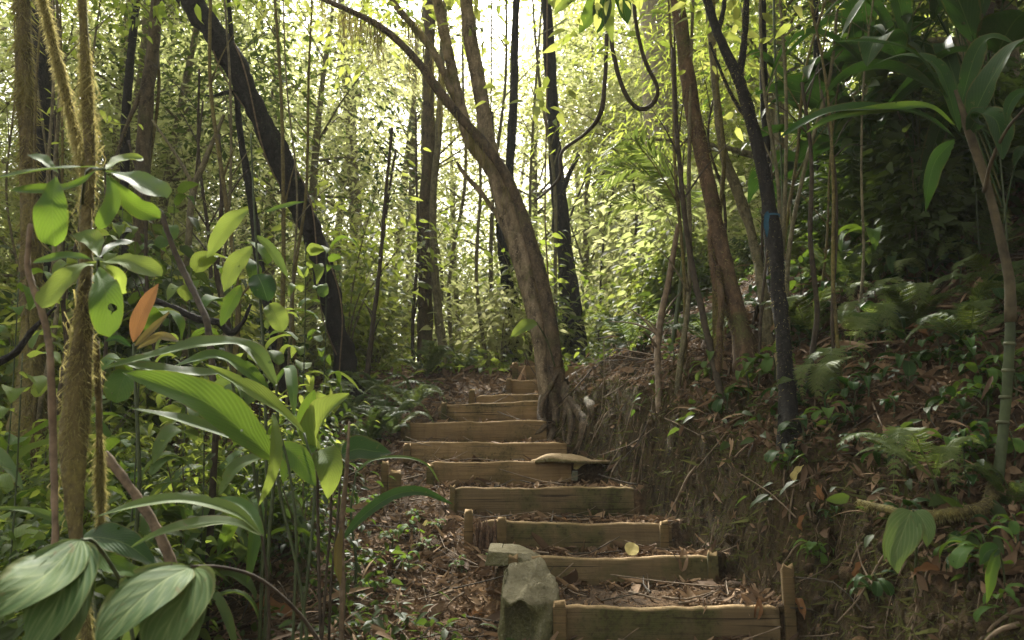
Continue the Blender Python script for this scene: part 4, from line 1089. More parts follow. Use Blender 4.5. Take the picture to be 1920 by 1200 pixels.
# canopy trees close by on both sides, their crowns shade the bank
CL = [(-5.6, 11.6, 5, 'fol_far', "narrow leaved drooping tree between the brown trunk and the thin dark sapling"), (-7.2, 9.0, 2, 'fol_far', "tall feathery tree behind the shaggy mossy trunk"),
      (-5.0, 12.0, 0, 'fol_dark', "dark leafy young tree deep between the left trunks"), (3.0, 9.6, 5, 'fol_mid', "hanging yellow green foliage behind the blue taped trunk"),
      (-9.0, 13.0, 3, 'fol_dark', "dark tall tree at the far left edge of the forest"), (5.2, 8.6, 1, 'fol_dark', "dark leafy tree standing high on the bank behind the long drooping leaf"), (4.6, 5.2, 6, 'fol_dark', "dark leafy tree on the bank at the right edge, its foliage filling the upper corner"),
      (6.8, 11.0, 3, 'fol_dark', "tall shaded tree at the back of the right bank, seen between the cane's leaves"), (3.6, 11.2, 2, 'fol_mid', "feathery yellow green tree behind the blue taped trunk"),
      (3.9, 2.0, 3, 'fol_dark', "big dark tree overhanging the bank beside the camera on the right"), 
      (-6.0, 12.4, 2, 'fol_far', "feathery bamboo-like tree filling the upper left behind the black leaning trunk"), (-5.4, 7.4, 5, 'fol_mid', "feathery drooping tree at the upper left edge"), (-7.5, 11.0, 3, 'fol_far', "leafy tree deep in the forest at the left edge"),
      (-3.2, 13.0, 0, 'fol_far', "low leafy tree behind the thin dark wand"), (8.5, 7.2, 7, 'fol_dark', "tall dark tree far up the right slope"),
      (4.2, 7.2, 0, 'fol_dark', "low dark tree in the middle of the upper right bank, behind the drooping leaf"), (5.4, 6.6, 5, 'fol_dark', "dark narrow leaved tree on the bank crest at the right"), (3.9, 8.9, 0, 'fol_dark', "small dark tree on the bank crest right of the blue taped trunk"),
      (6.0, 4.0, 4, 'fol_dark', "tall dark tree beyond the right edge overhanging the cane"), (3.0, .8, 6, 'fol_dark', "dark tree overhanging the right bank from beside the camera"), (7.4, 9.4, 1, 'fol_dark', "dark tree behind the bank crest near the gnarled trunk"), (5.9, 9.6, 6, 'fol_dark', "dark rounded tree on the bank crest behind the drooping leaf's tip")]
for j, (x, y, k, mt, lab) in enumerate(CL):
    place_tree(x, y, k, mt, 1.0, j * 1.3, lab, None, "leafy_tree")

# tall trees added to shade the bank, crowns and most trunks out of view
tm, f = forest_tree(150, 12, 'broad', .5, 1.9, .2, 60)
PROTO.append((tm, {k: f.mesh("crown", M[k]) for k in ('fol_dark', 'fol_mid', 'fol_far')}, 12))
for j, (x, y, lab) in enumerate([(5.6, 11.4, "tall added shade tree rising behind the blue taped trunk, crown above the frame"), (6.2, 10.2, "tall added shade tree on the bank behind the dark low trees"), (7.6, 12.6, "tall added shade tree far back on the right slope"), (4.2, 4.4, "tall unseen shade tree added just beyond the right edge"),
        (5.6, 7.0, "tall unseen shade tree added beyond the ringed cane"), (2.9, 1.2, "tall unseen shade tree added on the bank beside the camera"), (3.4, -1.6, "tall unseen shade tree added on the bank behind the camera"), (5.4, .4, "tall unseen shade tree added high on the bank behind the camera"), (6.6, 3.0, "tall unseen shade tree added high on the bank beyond the right edge")]):
    place_tree(x, y, 8, 'fol_dark', 1.0, j * 1.9, lab, None, "added_shade_tree")

for j, (x, y, s_, mt) in enumerate([(3.2, 18, .85, 'fol_far'), (-4.2, 15, .75, 'fol_far'), (.4, 23, .95, 'fol_far'), (4.2, 20, .9, 'fol_mid'), (-7.0, 17, .85, 'fol_far'), (-2.8, 21, .9, 'fol_far'), (-5.5, 23, 1.0, 'fol_far'), (5.5, 26, 1.0, 'fol_far'), (-9, 22, 1.0, 'fol_far')]):
    place_tree(x, y, 8, mt, s_, j * 2.3, "tall spreading tree whose leafy crown closes over the top of the photo", "tall canopy trees beyond the stairs", "canopy_tree")

# ------------------------------------------------------------------ litter, twigs, moss and low cover
def gnormal(x, y):
    e = .03
    return nrm(np.stack([G(x - e, y) - G(x + e, y), G(x, y - e) - G(x, y + e), np.full_like(x, 2 * e)], 1))

def in_tread(x, y):
    i = np.clip(np.searchsorted(SD + .02, y, side='right') - 1, 0, NS - 1)
    return (y > 3.2) & (y < 10.6) & (x > SXL[i] - .02) & (x < np.interp(y, RY, RXR) - .05), i

def litter(name, n, rng, xr, yr, size, tmpl, mat, dens=None, lift=.012, tilt=.5, aspect=(0.6, 1.3)):
    x = rng.uniform(*xr, n); y = rng.uniform(yr[0] ** .5, yr[1] ** .5, n) ** 2
    if dens is not None:
        k = dens(x, y) > rng.uniform(0, 1, n); x, y = x[k], y[k]
    n = len(x); nr = gnormal(x, y)
    up = nrm(nr + rng.normal(0, tilt, (n, 3)))
    ax = rng.normal(0, 1, (n, 3)); ax = ax - up * (ax * up).sum(1, keepdims=True)
    pos = np.stack([x, y, G(x, y)], 1) + nr * rng.uniform(.2, 1.6, n)[:, None] * lift
    L = size * rng.lognormal(0, .35, n)
    sc = np.stack([L * rng.uniform(*aspect, n), L, L * rng.uniform(.4, 1.6, n)], 1)
    m = MB(); scatter(m, *tmpl, pos - nrm(ax) * L[:, None] * .5, ax, up, sc, np.clip(rng.beta(2.2, 2.6, n), 0, 1))
    return m.build(name, mat, kind="stuff")

def d_litter(x, y):
    t, i = in_tread(x, y)
    f = (y - SD[i]) / .6
    xn = (x - SXL[i]) / np.maximum(SXR[i] - SXL[i], .1)
    tr = .12 + .75 * sstep((f - .35) / .5) + .5 * sstep((f - .78) / .2) + .5 * sstep((xn - .55) / .4) + .6 * fbm(x * 4, y * 4, 77)
    tr = tr * np.where((i == 0) & (np.abs(xn - .32) < .22), .45, 1)
    nz = gnormal(x, y)[:, 2]
    o = np.clip((nz - .3) / .4, .2, 1) * (.72 + .8 * fbm(x * 1.3, y * 1.3, 78))
    return np.where(t, np.clip(tr, .06, .95), np.clip(o, 0.03, 1))
rng = np.random.default_rng(31)
litter("leaf_litter", 26000, rng, (-3.6, 4.2), (2.3, 11.5), .066, T_DRY, M['dry'], d_litter, .012, .3)
litter("leaf_litter", 26000, rng, (-3.2, 3.8), (2.3, 9.5), .05, T_DRY, M['dry'], d_litter, .016, .45, (.25, .9))
litter("leaf_litter", 6000, rng, (-6, 6), (9.5, 16), .11, T_DRY, M['dry'], None, .02, .7)
CHIP = tmpl_leaf(3, 3, .5, 'round', .2, .1)
litter("bark_crumbs", 16000, rng, (-1.6, 2.4), (3.4, 8), .018, CHIP, M['dry'], None, .006, .9, (.4, 1.2))

def twigs(name, n, rng, xr, yr, L0, r0, mat):
    m = MB()
    x = rng.uniform(*xr, n); y = rng.uniform(*yr, n); z = G(x, y); nr = gnormal(x, y)
    keep = (nr[:, 2] > .25) & ~(in_tread(x, y)[0] & (rng.uniform(0, 1, n) < .55))
    for k in np.nonzero(keep)[0]:
        L = L0 * rng.lognormal(0, .5); a = rng.normal(0, 1, 3); a = nrm(a - nr[k] * np.dot(a, nr[k])); s = nrm(np.cross(a, nr[k]))
        p = np.array([x[k], y[k], z[k]]) + nr[k] * rng.uniform(.008, .035)
        q = [p - a * L / 2, p + s * L * rng.uniform(-.12, .12) + nr[k] * L * rng.uniform(0, .06), p + a * L / 2 + nr[k] * L * rng.uniform(0, .25)]
        tube(m, cat(q, 5), np.linspace(r0, r0 * .4, 5) * rng.uniform(.5, 1.6), 4, .2, k, rng.uniform(0, 1), caps=False)
    return m.build(name, mat, kind="stuff")
twigs("twig_litter", 1100, rng, (-2.8, 3.4), (3.4, 10.5), .26, .0045, M['twig'])
twigs("twig_litter", 500, rng, (-2.8, 3.4), (3.4, 10.5), .34, .005, M['twig_dark'])

# mossy face of the cut bank: short hanging blades and rootlets
def bank_face(n, rng, tlo, thi, yr):
    y = rng.uniform(*yr, n); x = np.interp(y, RY, RXR) + .10 * fbm(y * 1.5, y * 0 + 3, 12) + rng.uniform(tlo, thi, n)
    return x, y
x, y = bank_face(42000, rng, -.01, .5, (2.2, 9.6))
k = (fbm(x * 2.6, y * 2.6, 91) + .9 * (gnormal(x, y)[:, 2] < .72) - .5 + .2 * (x > 1.0) > rng.uniform(-.35, .45, len(x))); x, y = x[k], y[k]
nr = gnormal(x, y); n = len(x)
m = MB(); pos = np.stack([x, y, G(x, y)], 1)
L = .026 * rng.lognormal(0, .5, n)
scatter(m, *K_BLADE, pos, nrm(nr * .6 + rng.normal(0, .75, (n, 3)) - [0, 0, .45]), nr + rng.normal(0, .4, (n, 3)), np.stack([L * .2, L, L], 1), np.clip(rng.beta(1.6, 2.4, n), 0, 1))
M['bankmoss'] = mat_small_leaf("bank_moss", [(0, (0.018, 0.018, 0.008)), (.5, (0.05, 0.055, 0.017)), (1, (0.11, 0.115, 0.033))], [(0, (0.04, 0.035, 0.01)), (1, (0.14, 0.12, 0.04))], 0.2, 0.9, 0.05)
m.build("bank_moss", M['bankmoss'], kind="stuff")
def clod_mesh():
    import bmesh
    bm = bmesh.new(); bmesh.ops.create_icosphere(bm, subdivisions=2, radius=1)
    v = np.array([w.co[:] for w in bm.verts]); f = np.array([[w.index for w in q.verts] for q in bm.faces]); bm.free()
    v = v * (1 + .35 * fbm(v[:, 0] * 1.7 + 3, v[:, 1] * 1.7 + v[:, 2] * 1.3, 9))[:, None]
    return v, None, f, v[:, :2]
CLOD = clod_mesh()
x, y = bank_face(1100, rng, -.08, .5, (2.2, 9.6)); n = len(x); nr = gnormal(x, y); L = .015 * rng.lognormal(0, .5, n)
m = MB(); scatter(m, *CLOD, np.stack([x, y, G(x, y)], 1), rng.normal(0, 1, (n, 3)), rng.normal(0, 1, (n, 3)), np.stack([L, L * rng.uniform(.6, 1.4, n), L * .8], 1), rng.uniform(0, 1, n))
m.build("soil_clods", M['soil'], kind="stuff")
x, y = bank_face(450, rng, .05, .45, (2.4, 9.4))
pos = np.stack([x, y, G(x, y) + .01], 1) + gnormal(x, y) * .035
m = MB(); strands(m, pos, .22, rng, .0022); m.build("rootlets", M['twig'], kind="stuff")

m = MB(); x, y = bank_face(60, rng, .1, .4, (2.4, 9.4)); nr = gnormal(x, y)
for k in range(len(x)):
    p = np.array([x[k], y[k], g1(x[k], y[k]) + .02]); pts = [p - nr[k] * .06]; dx, dy = rng.normal(0, .12, 2); L = rng.uniform(.15, .55)
    for f in (.25, .5, .75, 1): 
        q = p + np.array([dx * f - .32 * f * L, dy * f, 0]); q[2] = max(g1(q[0], q[1]) + .012, p[2] - L * f * 1.3); pts.append(q)
    tube(m, cat(pts, 18), np.linspace(rng.uniform(.004, .012), .002, 18), 5, .4, k, caps=False)
m.build("root_tangle", M['twig'], kind="stuff")

# small herbs that cover the bank and the slope on the left
def cover(name, ncl, per, rng, f, size, spread, mat, tmpl=T_LEAF):
    c = f(ncl, rng); m = MB()
    foliage(m, c, per, spread, size, tmpl, rng, .15, .5, .45)
    return m.build(name, mat, kind="stuff")
def f_bank(n, rng):
    y = rng.uniform(2.5, 10.5, n); x = np.interp(y, RY, RXR) + rng.uniform(.2, 3.2, n) ** 1.1
    k = fbm(x * 1.1, y * 1.1, 101) > -.12
    x, y = x[k], y[k]; return np.stack([x, y, G(x, y) + .05], 1)
def f_left(n, rng):
    y = rng.uniform(3.4, 10, n); x = -np.interp(y, [3.4, 5, 7, 10], [.1, .75, 1.3, 1.1]) - rng.exponential(.9, n)
    k = fbm(x * 1.2, y * 1.2, 102) > -.1
    x, y = x[k], y[k]; return np.stack([x, y, G(x, y) + .06], 1)
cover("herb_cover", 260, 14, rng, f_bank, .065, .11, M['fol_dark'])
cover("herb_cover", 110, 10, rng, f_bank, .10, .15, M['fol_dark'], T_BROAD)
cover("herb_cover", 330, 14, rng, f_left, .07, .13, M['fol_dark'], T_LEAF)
cover("herb_cover", 260, 12, rng, lambda n, r: (lambda x, y: np.stack([x, y, G(x, y) + .08], 1))(r.uniform(-3.2, 1.4, n), r.uniform(10.6, 14, n)), .13, .2, M['fol_mid'], T_LEAF)

# dead straw and dropped fronds under the left plants and on the bank
def straw(n, rng, f, L, mat):
    c = f(n, rng); n = len(c); a = rng.uniform(0, 6.28, n); ax = np.stack([np.cos(a), np.sin(a), rng.uniform(-.5, .6, n)], 1)
    l = L * rng.lognormal(0, .4, n); m = MB()
    scatter(m, *tmpl_leaf(5, 3, .10, 'lance', .4, .35), c + [0, 0, .02] + rng.uniform(0, .12, (n, 1)) * [0, 0, 1], ax, np.array([0, 0, 1.]) + rng.normal(0, .4, (n, 3)), l, np.clip(rng.beta(2, 2, n), 0, .95))
    return m.build("dead_straw", mat, kind="stuff")
straw(1300, rng, f_left, .15, M['dry']); straw(900, rng, f_bank, .14, M['dry'])

# ------------------------------------------------------------------ plant kits
def arch(L, h, droop, n=14):
    t = np.linspace(0, 1, n)
    return np.stack([L * (t - .12 * t ** 3), 0 * t, h * np.sin(t * math.pi * .62) * L - droop * L * t ** 2.6], 1)
def kit_leaf(L, h, droop, wid, prof, mat, fold=.3, wave=.03, pet=.25, pleat=0.0, nu=7):
    m = MB(); c = arch(L, h, droop, 24); k = int(24 * pet)
    tube(m, c[:k + 2], np.linspace(.006, .004, k + 2), 5)
    leaf_geo(m, cat(c[k:], 16), wid, (0, 0, 1), prof, fold, wave, pleat, nu)
    return m.mesh("leaf", mat)
def frond_mesh(L, h, droop, mat, pairs=24, plen=.22, bip=True, seed=0):
    rng = np.random.default_rng(seed)
    m = MB(); c = arch(L, h, droop, 40); tube(m, c, np.linspace(.006, .0015, 40) * L, 5)
    t, a, b = frames(c); P_, A_, U_, S_ = [], [], [], []
    up0 = nrm(np.cross(t, np.array([0, 1., 0]))) * -1
    for k in range(pairs):
        f = .14 + .85 * k / pairs; i = int(f * 39); w = plen * L * (math.sin(math.pi * min(1, (f - .05) * 1.02) ** .75) ** .8 + .06)
        for s in (-1, 1):
            d = nrm(np.array([0, s, 0]) * .9 + t[i] * .5 + np.array([0, 0, -.18]) + rng.normal(0, .05, 3))
            if bip:
                for q in range(9):
                    g = (q + .6) / 9; pp = c[i] + d * w * g - np.array([0, 0, .12 * w * g * g]); ll = w * .30 * (1 - g * .8)
                    sd = nrm(np.cross(d, up0[i]))
                    for s2 in (-1, 1):
                        P_.append(pp); A_.append(d * .6 + sd * s2); U_.append(up0[i]); S_.append((ll * .9, ll, ll))
                P_.append(c[i]); A_.append(d); U_.append(up0[i]); S_.append((w * .12, w, w))
            else:
                P_.append(c[i]); A_.append(d); U_.append(up0[i]); S_.append((w * .55, w, w * .5))
    tm = K_LEAF if bip else tmpl_leaf(4, 3, .22, 'lance', .3, .22)
    scatter(m, *tm, np.array(P_), np.array(A_), np.array(U_), np.array(S_), rng.uniform(0, 1, len(P_)))
    return m.mesh("frond", mat)
FROND = [frond_mesh(1, .55, .35, M['fern'], 22, .20, True, 1), frond_mesh(1, .75, .75, M['fern'], 24, .17, True, 2), frond_mesh(1, .4, .2, M['fern'], 26, .15, True, 3)]
PALM = [frond_mesh(1, .6, .55, M['fern'], 20, .34, False, 4), frond_mesh(1, .85, .5, M['fern'], 22, .30, False, 5)]
FRONDL = []
for q in FROND: 
    q2 = q.copy(); q2.materials[0] = M['fern_light']; FRONDL.append(q2)
PALML = []
for q in PALM: 
    q2 = q.copy(); q2.materials[0] = M['fern_light']; PALML.append(q2)
PALMD = []
for q in PALM: 
    q2 = q.copy(); q2.materials[0] = M['fol_dark']; PALMD.append(q2)
STRAP = {}
for mk in ('leaf_grey', 'leaf_lush', 'leaf_dark', 'leaf_light'):
    STRAP[mk] = [kit_leaf(1, .55, .35, .15, 'lance', M[mk]), kit_leaf(1, .8, .75, .12, 'lance', M[mk], .4), kit_leaf(1, .35, .15, .17, 'lance', M[mk], .2, .05), kit_leaf(1, .95, .55, .10, 'strap', M[mk], .5)]
OVAL = {mk: [kit_leaf(1, .3, .25, .42, 'ovate', M[mk], .25, .03, .2), kit_leaf(1, .5, .55, .36, 'ovate', M[mk], .35, .04, .2), kit_leaf(1, .2, .4, .40, 'obov', M[mk], .2, .03, .15)] for mk in ('leaf_lush', 'leaf_dark', 'leaf_light', 'leaf_grey')}

def rosette(name, label, ct, loc, n, L, pool, seed, tilt=(-.7, .25), group=None, part="leaf", azr=(0, 6.28), stem=None):
    rng = np.random.default_rng(seed); root = thing(name, label, ct, loc, group)
    for k in range(n):
        o = link(part, pool[int(rng.integers(0, len(pool)))], root, None, True)
        o.rotation_euler = (rng.uniform(-.25, .25), rng.uniform(*tilt), azr[0] + (azr[1] - azr[0]) * (k + rng.uniform(0, .8)) / n)
        s = L * rng.uniform(.65, 1.2); o.scale = (s, s, s)
        if stem: o.location = (0, 0, stem * (.25 + .75 * (k + .5) / n))
    if stem:
        m = MB(); tube(m, cat([(0, 0, -.05), (.02, .01, stem * .5), (0, 0, stem)], 8), np.linspace(.007, .003, 8), 6); m.build("stem", M['stem_green'], root, local=True)
    return root

# ------------------------------------------------------------------ traced plants
def tleaf(root, pts, wpx, mat, prof='lance', hint=(0, -1, .7), fold=.3, wave=.045, pleat=0, nu=7, n=22, name="leaf", twist=0.0, label=None):
    d = np.mean([p[2] for p in pts]); m = MB()
    c = cat([P(*p) for p in pts], n)
    leaf_geo(m, c, wpx * d / FPX, hint, prof, fold, wave, pleat, nu, .5, twist, pts[0][0])
    o = m.build(name, M[mat] if isinstance(mat, str) else mat, root)
    if label: o["label"] = label
    return o
def tstem(root, pts, mat='stem_green', ground=False, name="stem"):
    c, r = pxpath(pts, 24)
    if ground: c = np.vstack([c, [c[-1][0], c[-1][1], g1(c[-1][0], c[-1][1]) - .08]]); r = np.append(r, r[-1])
    m = MB(); tube(m, c, r, 6, .15, int(pts[0][0])); return m.build(name, M[mat], root)

# whorled shrub beside the near mossy stem
r = thing("whorled_shrub", "shrub with a star of broad light green leaves over the near mossy stem", "shrub", gp(150, 2.6, 1000))
tstem(r, [(184, 488, 2.25, 6), (182, 540, 2.4, 7), (160, 640, 2.55, 8), (150, 900, 2.6, 9), (150, 1100, 2.6, 9)], 'stem_green', True)
for pts, w, mt in [([(181, 492, 2.24), (140, 508, 2.18), (78, 577, 2.12)], 58, 'leaf_light'), ([(187, 491, 2.24), (240, 490, 2.17), (302, 518, 2.12)], 46, 'leaf_light'),
                   ([(184, 500, 2.24), (198, 550, 2.12), (206, 632, 2.08)], 62, 'leaf_lush'), ([(184, 482, 2.28), (178, 455, 2.36), (148, 436, 2.42)], 44, 'leaf_light'),
                   ([(186, 484, 2.27), (212, 462, 2.34), (250, 452, 2.4)], 26, 'leaf_dark'), ([(178, 488, 2.27), (130, 480, 2.3), (62, 492, 2.3)], 26, 'leaf_lush'), ([(187, 495, 2.27), (215, 515, 2.3), (226, 552, 2.34)], 40, 'leaf_light')]:
    tleaf(r, pts, w, mt, 'obov', (0, -1, .8), .25)
r = thing("whorled_shrub", "shrub with large flat leaves crowding the left edge above the star of leaves", "shrub", gp(140, 2.62, 1000))
tstem(r, [(196, 318, 2.1, 6), (160, 330, 2.3, 6), (150, 480, 2.58, 7), (140, 800, 2.62, 8), (140, 1150, 2.62, 8)], 'stem_green', True)
for pts, w, mt, h in [([(190, 312, 2.1), (90, 318, 2.0), (-30, 340, 1.95)], 34, 'leaf_grey', (0, -.5, 1)), ([(104, 330, 2.05), (98, 390, 1.98), (102, 462, 1.97)], 66, 'leaf_lush', (.1, -1, .2)),
                      ([(196, 318, 2.1), (230, 300, 2.2), (268, 296, 2.25)], 36, 'leaf_light', (0, -1, .5)), ([(198, 322, 2.1), (250, 335, 2.05), (312, 372, 2.0)], 62, 'leaf_grey', (0, -.7, 1)),
                      ([(200, 326, 2.1), (212, 375, 2.05), (185, 430, 2.02)], 34, 'leaf_lush', (.3, -1, .2)), ([(205, 330, 2.12), (250, 385, 2.12), (300, 410, 2.12)], 44, 'leaf_lush', (0, -1, .5)),
                      ([(190, 312, 2.1), (130, 350, 2.05), (20, 358, 1.98)], 30, 'leaf_lush', (0, -1, .6)), ([(110, 325, 2.05), (80, 300, 2.1), (58, 290, 2.15)], 30, 'leaf_grey', (0, -.6, 1))]:
    tleaf(r, pts, w, mt, 'obov', h, .25)

# sapling with drooping leaves between the shrub and the black leaning trunk
r = thing("drooping_sapling", "thin sapling with drooping yellow green leaves left of the black leaning trunk", "sapling", gp(500, 3.9, 1000))
tstem(r, [(470, 250, 3.9, 3), (478, 420, 3.9, 4), (488, 560, 3.9, 5), (496, 700, 3.9, 6), (500, 900, 3.9, 6)], 'stem_green', True)
for pts, w, mt, pf in [([(466, 392, 3.9), (430, 420, 3.85), (388, 485, 3.8)], 40, 'leaf_light', 'lance'), ([(472, 462, 3.9), (440, 500, 3.85), (420, 548, 3.8)], 40, 'leaf_light', 'lance'), ([(452, 535, 3.9), (432, 570, 3.85), (414, 612, 3.8)], 30, 'leaf_lush', 'lance'),
                       ([(482, 515, 3.88), (492, 535, 3.84), (502, 565, 3.82)], 52, 'leaf_dark', 'round'), ([(505, 570, 3.88), (518, 592, 3.84), (530, 622, 3.82)], 42, 'leaf_light', 'round'), ([(496, 398, 3.9), (535, 386, 3.86), (572, 378, 3.82)], 14, 'leaf_lush', 'lance'),
                       ([(478, 440, 3.92), (510, 470, 3.98), (540, 520, 4.0)], 22, 'leaf_grey', 'lance')]:
    tleaf(r, pts, w, mt, pf, (0.2, -1, .5), .25)

# rosette with the orange leaf
r = thing("orange_leaved_plant", "plant holding one upright orange leaf among rusty ones behind the near mossy stem", "plant", gp(262, 3.3, 900))
for pts, w, mt, lb in [([(250, 642, 3.3), (266, 590, 3.3), (298, 530, 3.32)], 34, 'leaf_orange', "upright orange leaf"), ([(252, 650, 3.3), (285, 618, 3.35), (318, 585, 3.4)], 16, 'leaf_rust', "rusty narrow leaf"), ([(256, 655, 3.3), (300, 632, 3.3), (335, 640, 3.2)], 20, 'leaf_rust', "rusty narrow leaf"), ([(246, 650, 3.3), (220, 635, 3.3), (195, 640, 3.3)], 14, 'leaf_dark', None)]:
    tleaf(r, pts, w, mt, 'lance', (.1, -1, .3), .35, label=lb)
tstem(r, [(250, 645, 3.3, 5), (256, 760, 3.3, 7), (262, 900, 3.3, 8)], 'stem_green', True)

# big-leaved plant with the long dark blade
r = thing("big_leaved_plant", "big leaved plant with a long dark green blade reaching left, left of the stairs", "plant", gp(545, 3.0, 1200))
for pts, w, mt, h, wv in [([(515, 862, 3.0), (470, 822, 2.95), (380, 752, 2.85), (230, 698, 2.75)], 92, 'leaf_lush', (.1, -1, .9), .02), ([(512, 852, 3.05), (430, 818, 2.95), (340, 788, 2.9), (240, 765, 2.8)], 40, 'leaf_grey', (0, -.6, 1), .03),
                          ([(570, 812, 3.1), (510, 758, 3.0), (450, 720, 2.95), (386, 684, 2.9)], 46, 'leaf_light', (-.1, -.8, 1), .02), ([(512, 775, 3.0), (516, 830, 2.9), (508, 890, 2.85), (484, 950, 2.85)], 30, 'leaf_light', (.9, -.6, .3), .03),
                          ([(525, 832, 3.1), (560, 860, 3.05), (592, 912, 3.0)], 46, 'leaf_lush', (-.2, -1, .5), .03), ([(520, 850, 3.1), (480, 860, 3.1), (440, 880, 3.05), (410, 930, 3.0)], 34, 'leaf_grey', (0, -.7, 1), .02)]:
    tleaf(r, pts, w, mt, 'lance', h, .3, wv, nu=9, n=30)
for pts in ([(515, 862, 3.0, 6), (530, 950, 3.0, 6), (560, 1080, 3.0, 6), (575, 1190, 3.0, 7)], [(570, 812, 3.1, 5), (590, 900, 3.05, 5), (580, 1050, 3.0, 6), (565, 1180, 3.0, 6)], [(512, 775, 3.0, 5), (540, 870, 3.0, 5), (555, 1000, 3.0, 5), (550, 1180, 3.0, 6)]):
    tstem(r, pts, 'stem_green', True)
# arching strap leaves above it
r = thing("arching_strap_plant", "plant with pale arching strap leaves behind the long dark blade at left", "plant", gp(500, 3.5, 1000))
for pts, w, mt in [([(520, 722, 3.4), (470, 652, 3.4), (380, 645, 3.3), (285, 668, 3.2), (196, 690, 3.1)], 44, 'leaf_grey'), ([(505, 730, 3.5), (455, 690, 3.5), (400, 668, 3.45), (320, 690, 3.35)], 40, 'leaf_lush'), ([(515, 720, 3.5), (480, 660, 3.6), (440, 640, 3.7), (400, 640, 3.7)], 34, 'leaf_grey'), ([(430, 700, 3.4), (360, 700, 3.3), (270, 690, 3.2), (200, 672, 3.15)], 40, 'leaf_grey'),
                   ([(512, 725, 3.5), (540, 690, 3.5), (548, 720, 3.4), (552, 780, 3.3)], 24, 'leaf_lush')]:
    tleaf(r, pts, w, mt, 'lance', (0, -.75, 1), .3, .04, nu=9, n=30)
for pts in ([(518, 722, 3.45, 5), (520, 820, 3.5, 6), (505, 1000, 3.5, 7)], [(430, 700, 3.4, 5), (470, 850, 3.45, 6), (495, 1000, 3.5, 7)]): tstem(r, pts, 'stem_green', True)

# upright broad-leaved plant left of the steps
r = thing("upright_broad_plant", "plant with folded upright bright green leaves standing closest left of the steps", "plant", gp(600, 3.4, 1200))
for pts, w, mt, h, fo in [([(592, 842, 3.4), (600, 800, 3.36), (622, 765, 3.3), (655, 738, 3.28)], 82, 'leaf_light', (-.4, -1, .5), .55), ([(604, 842, 3.4), (616, 870, 3.32), (618, 902, 3.3), (614, 936, 3.32)], 56, 'leaf_light', (.2, -1, .2), .3),
                          ([(588, 840, 3.42), (572, 800, 3.4), (578, 760, 3.4), (590, 730, 3.4)], 40, 'leaf_lush', (.5, -1, 0), .4), ([(596, 838, 3.4), (572, 845, 3.3), (545, 862, 3.25), (530, 905, 3.2)], 40, 'leaf_lush', (0, -1, .7), .3),
                          ([(640, 852, 3.6), (670, 842, 3.6), (700, 846, 3.6), (735, 850, 3.6)], 56, 'leaf_dark', (0, -1, .7), .2)]:
    tleaf(r, pts, w, mt, 'ovate' if w > 50 else 'lance', h, fo, .025, nu=9, n=24)
for pts in ([(594, 842, 3.4, 5), (596, 960, 3.4, 6), (598, 1080, 3.4, 6), (602, 1190, 3.4, 6)], [(596, 846, 3.4, 4), (620, 930, 3.4, 5), (612, 1080, 3.4, 5), (604, 1190, 3.4, 6)], [(640, 852, 3.6, 4), (634, 960, 3.5, 5), (620, 1100, 3.45, 5)]): tstem(r, pts, 'twig_dark', True)
# dried stem beside it
r = thing("dried_stalk", "dry brown stalk standing between the upright plant and the litter slope", "stalk", gp(640, 3.5, 1200))
tstem(r, [(655, 790, 3.55, 4), (650, 880, 3.5, 8), (640, 1000, 3.5, 11), (642, 1100, 3.5, 11), (640, 1200, 3.5, 9)], 'twig', True)
tleaf(r, [(640, 990, 3.48), (632, 1040, 3.45), (638, 1100, 3.43)], 18, 'leaf_rust', 'lance', (.5, -1, 0), .5)
# dark arching blade over the litter
r = thing("arching_dark_leaf", "single dark leaf arching over the litter left of the fourth step", "plant", gp(645, 4.3, 1100))
tleaf(r, [(642, 1012, 4.3), (680, 968, 4.35), (735, 930, 4.4), (790, 922, 4.45), (850, 946, 4.5)], 25, 'leaf_dark', 'lance', (.1, -1, .6), .3, .02)
tstem(r, [(642, 1012, 4.3, 6), (640, 1060, 4.3, 7), (645, 1110, 4.3, 7)], 'stem_green', True)
r = thing("arching_grass_blade", "thin pale arching blade in front of the fifth and sixth steps", "plant", gp(668, 4.6, 1050))
tleaf(r, [(668, 885, 4.7), (700, 862, 4.75), (760, 858, 4.8), (800, 872, 4.85), (824, 905, 4.9)], 9, 'leaf_grey', 'strap', (0, -.8, 1), .3, 0)
tstem(r, [(668, 885, 4.7, 3), (658, 960, 4.65, 4), (668, 1050, 4.6, 5)], 'stem_green', True)

# two pale arching leaves low at the left
r = thing("arching_leaf_plant", "plant with two long pale leaves arching low in the left foreground", "plant", gp(500, 2.55, 1150))
for pts, w, mt in [([(492, 1004, 2.5), (440, 960, 2.45), (350, 938, 2.4), (265, 945, 2.35), (178, 970, 2.3)], 36, 'leaf_grey'), ([(494, 1006, 2.5), (430, 980, 2.42), (355, 986, 2.35), (300, 1000, 2.3), (246, 1026, 2.28)], 36, 'leaf_grey'), ([(494, 1006, 2.5), (455, 950, 2.6), (405, 938, 2.65), (380, 950, 2.65)], 30, 'leaf_lush')]:
    tleaf(r, pts, w, mt, 'lance', (0, -.7, 1), .3, .03, nu=9, n=30)
tstem(r, [(490, 1002, 2.5, 5), (500, 1070, 2.5, 5), (505, 1160, 2.55, 6)], 'twig_dark', True)

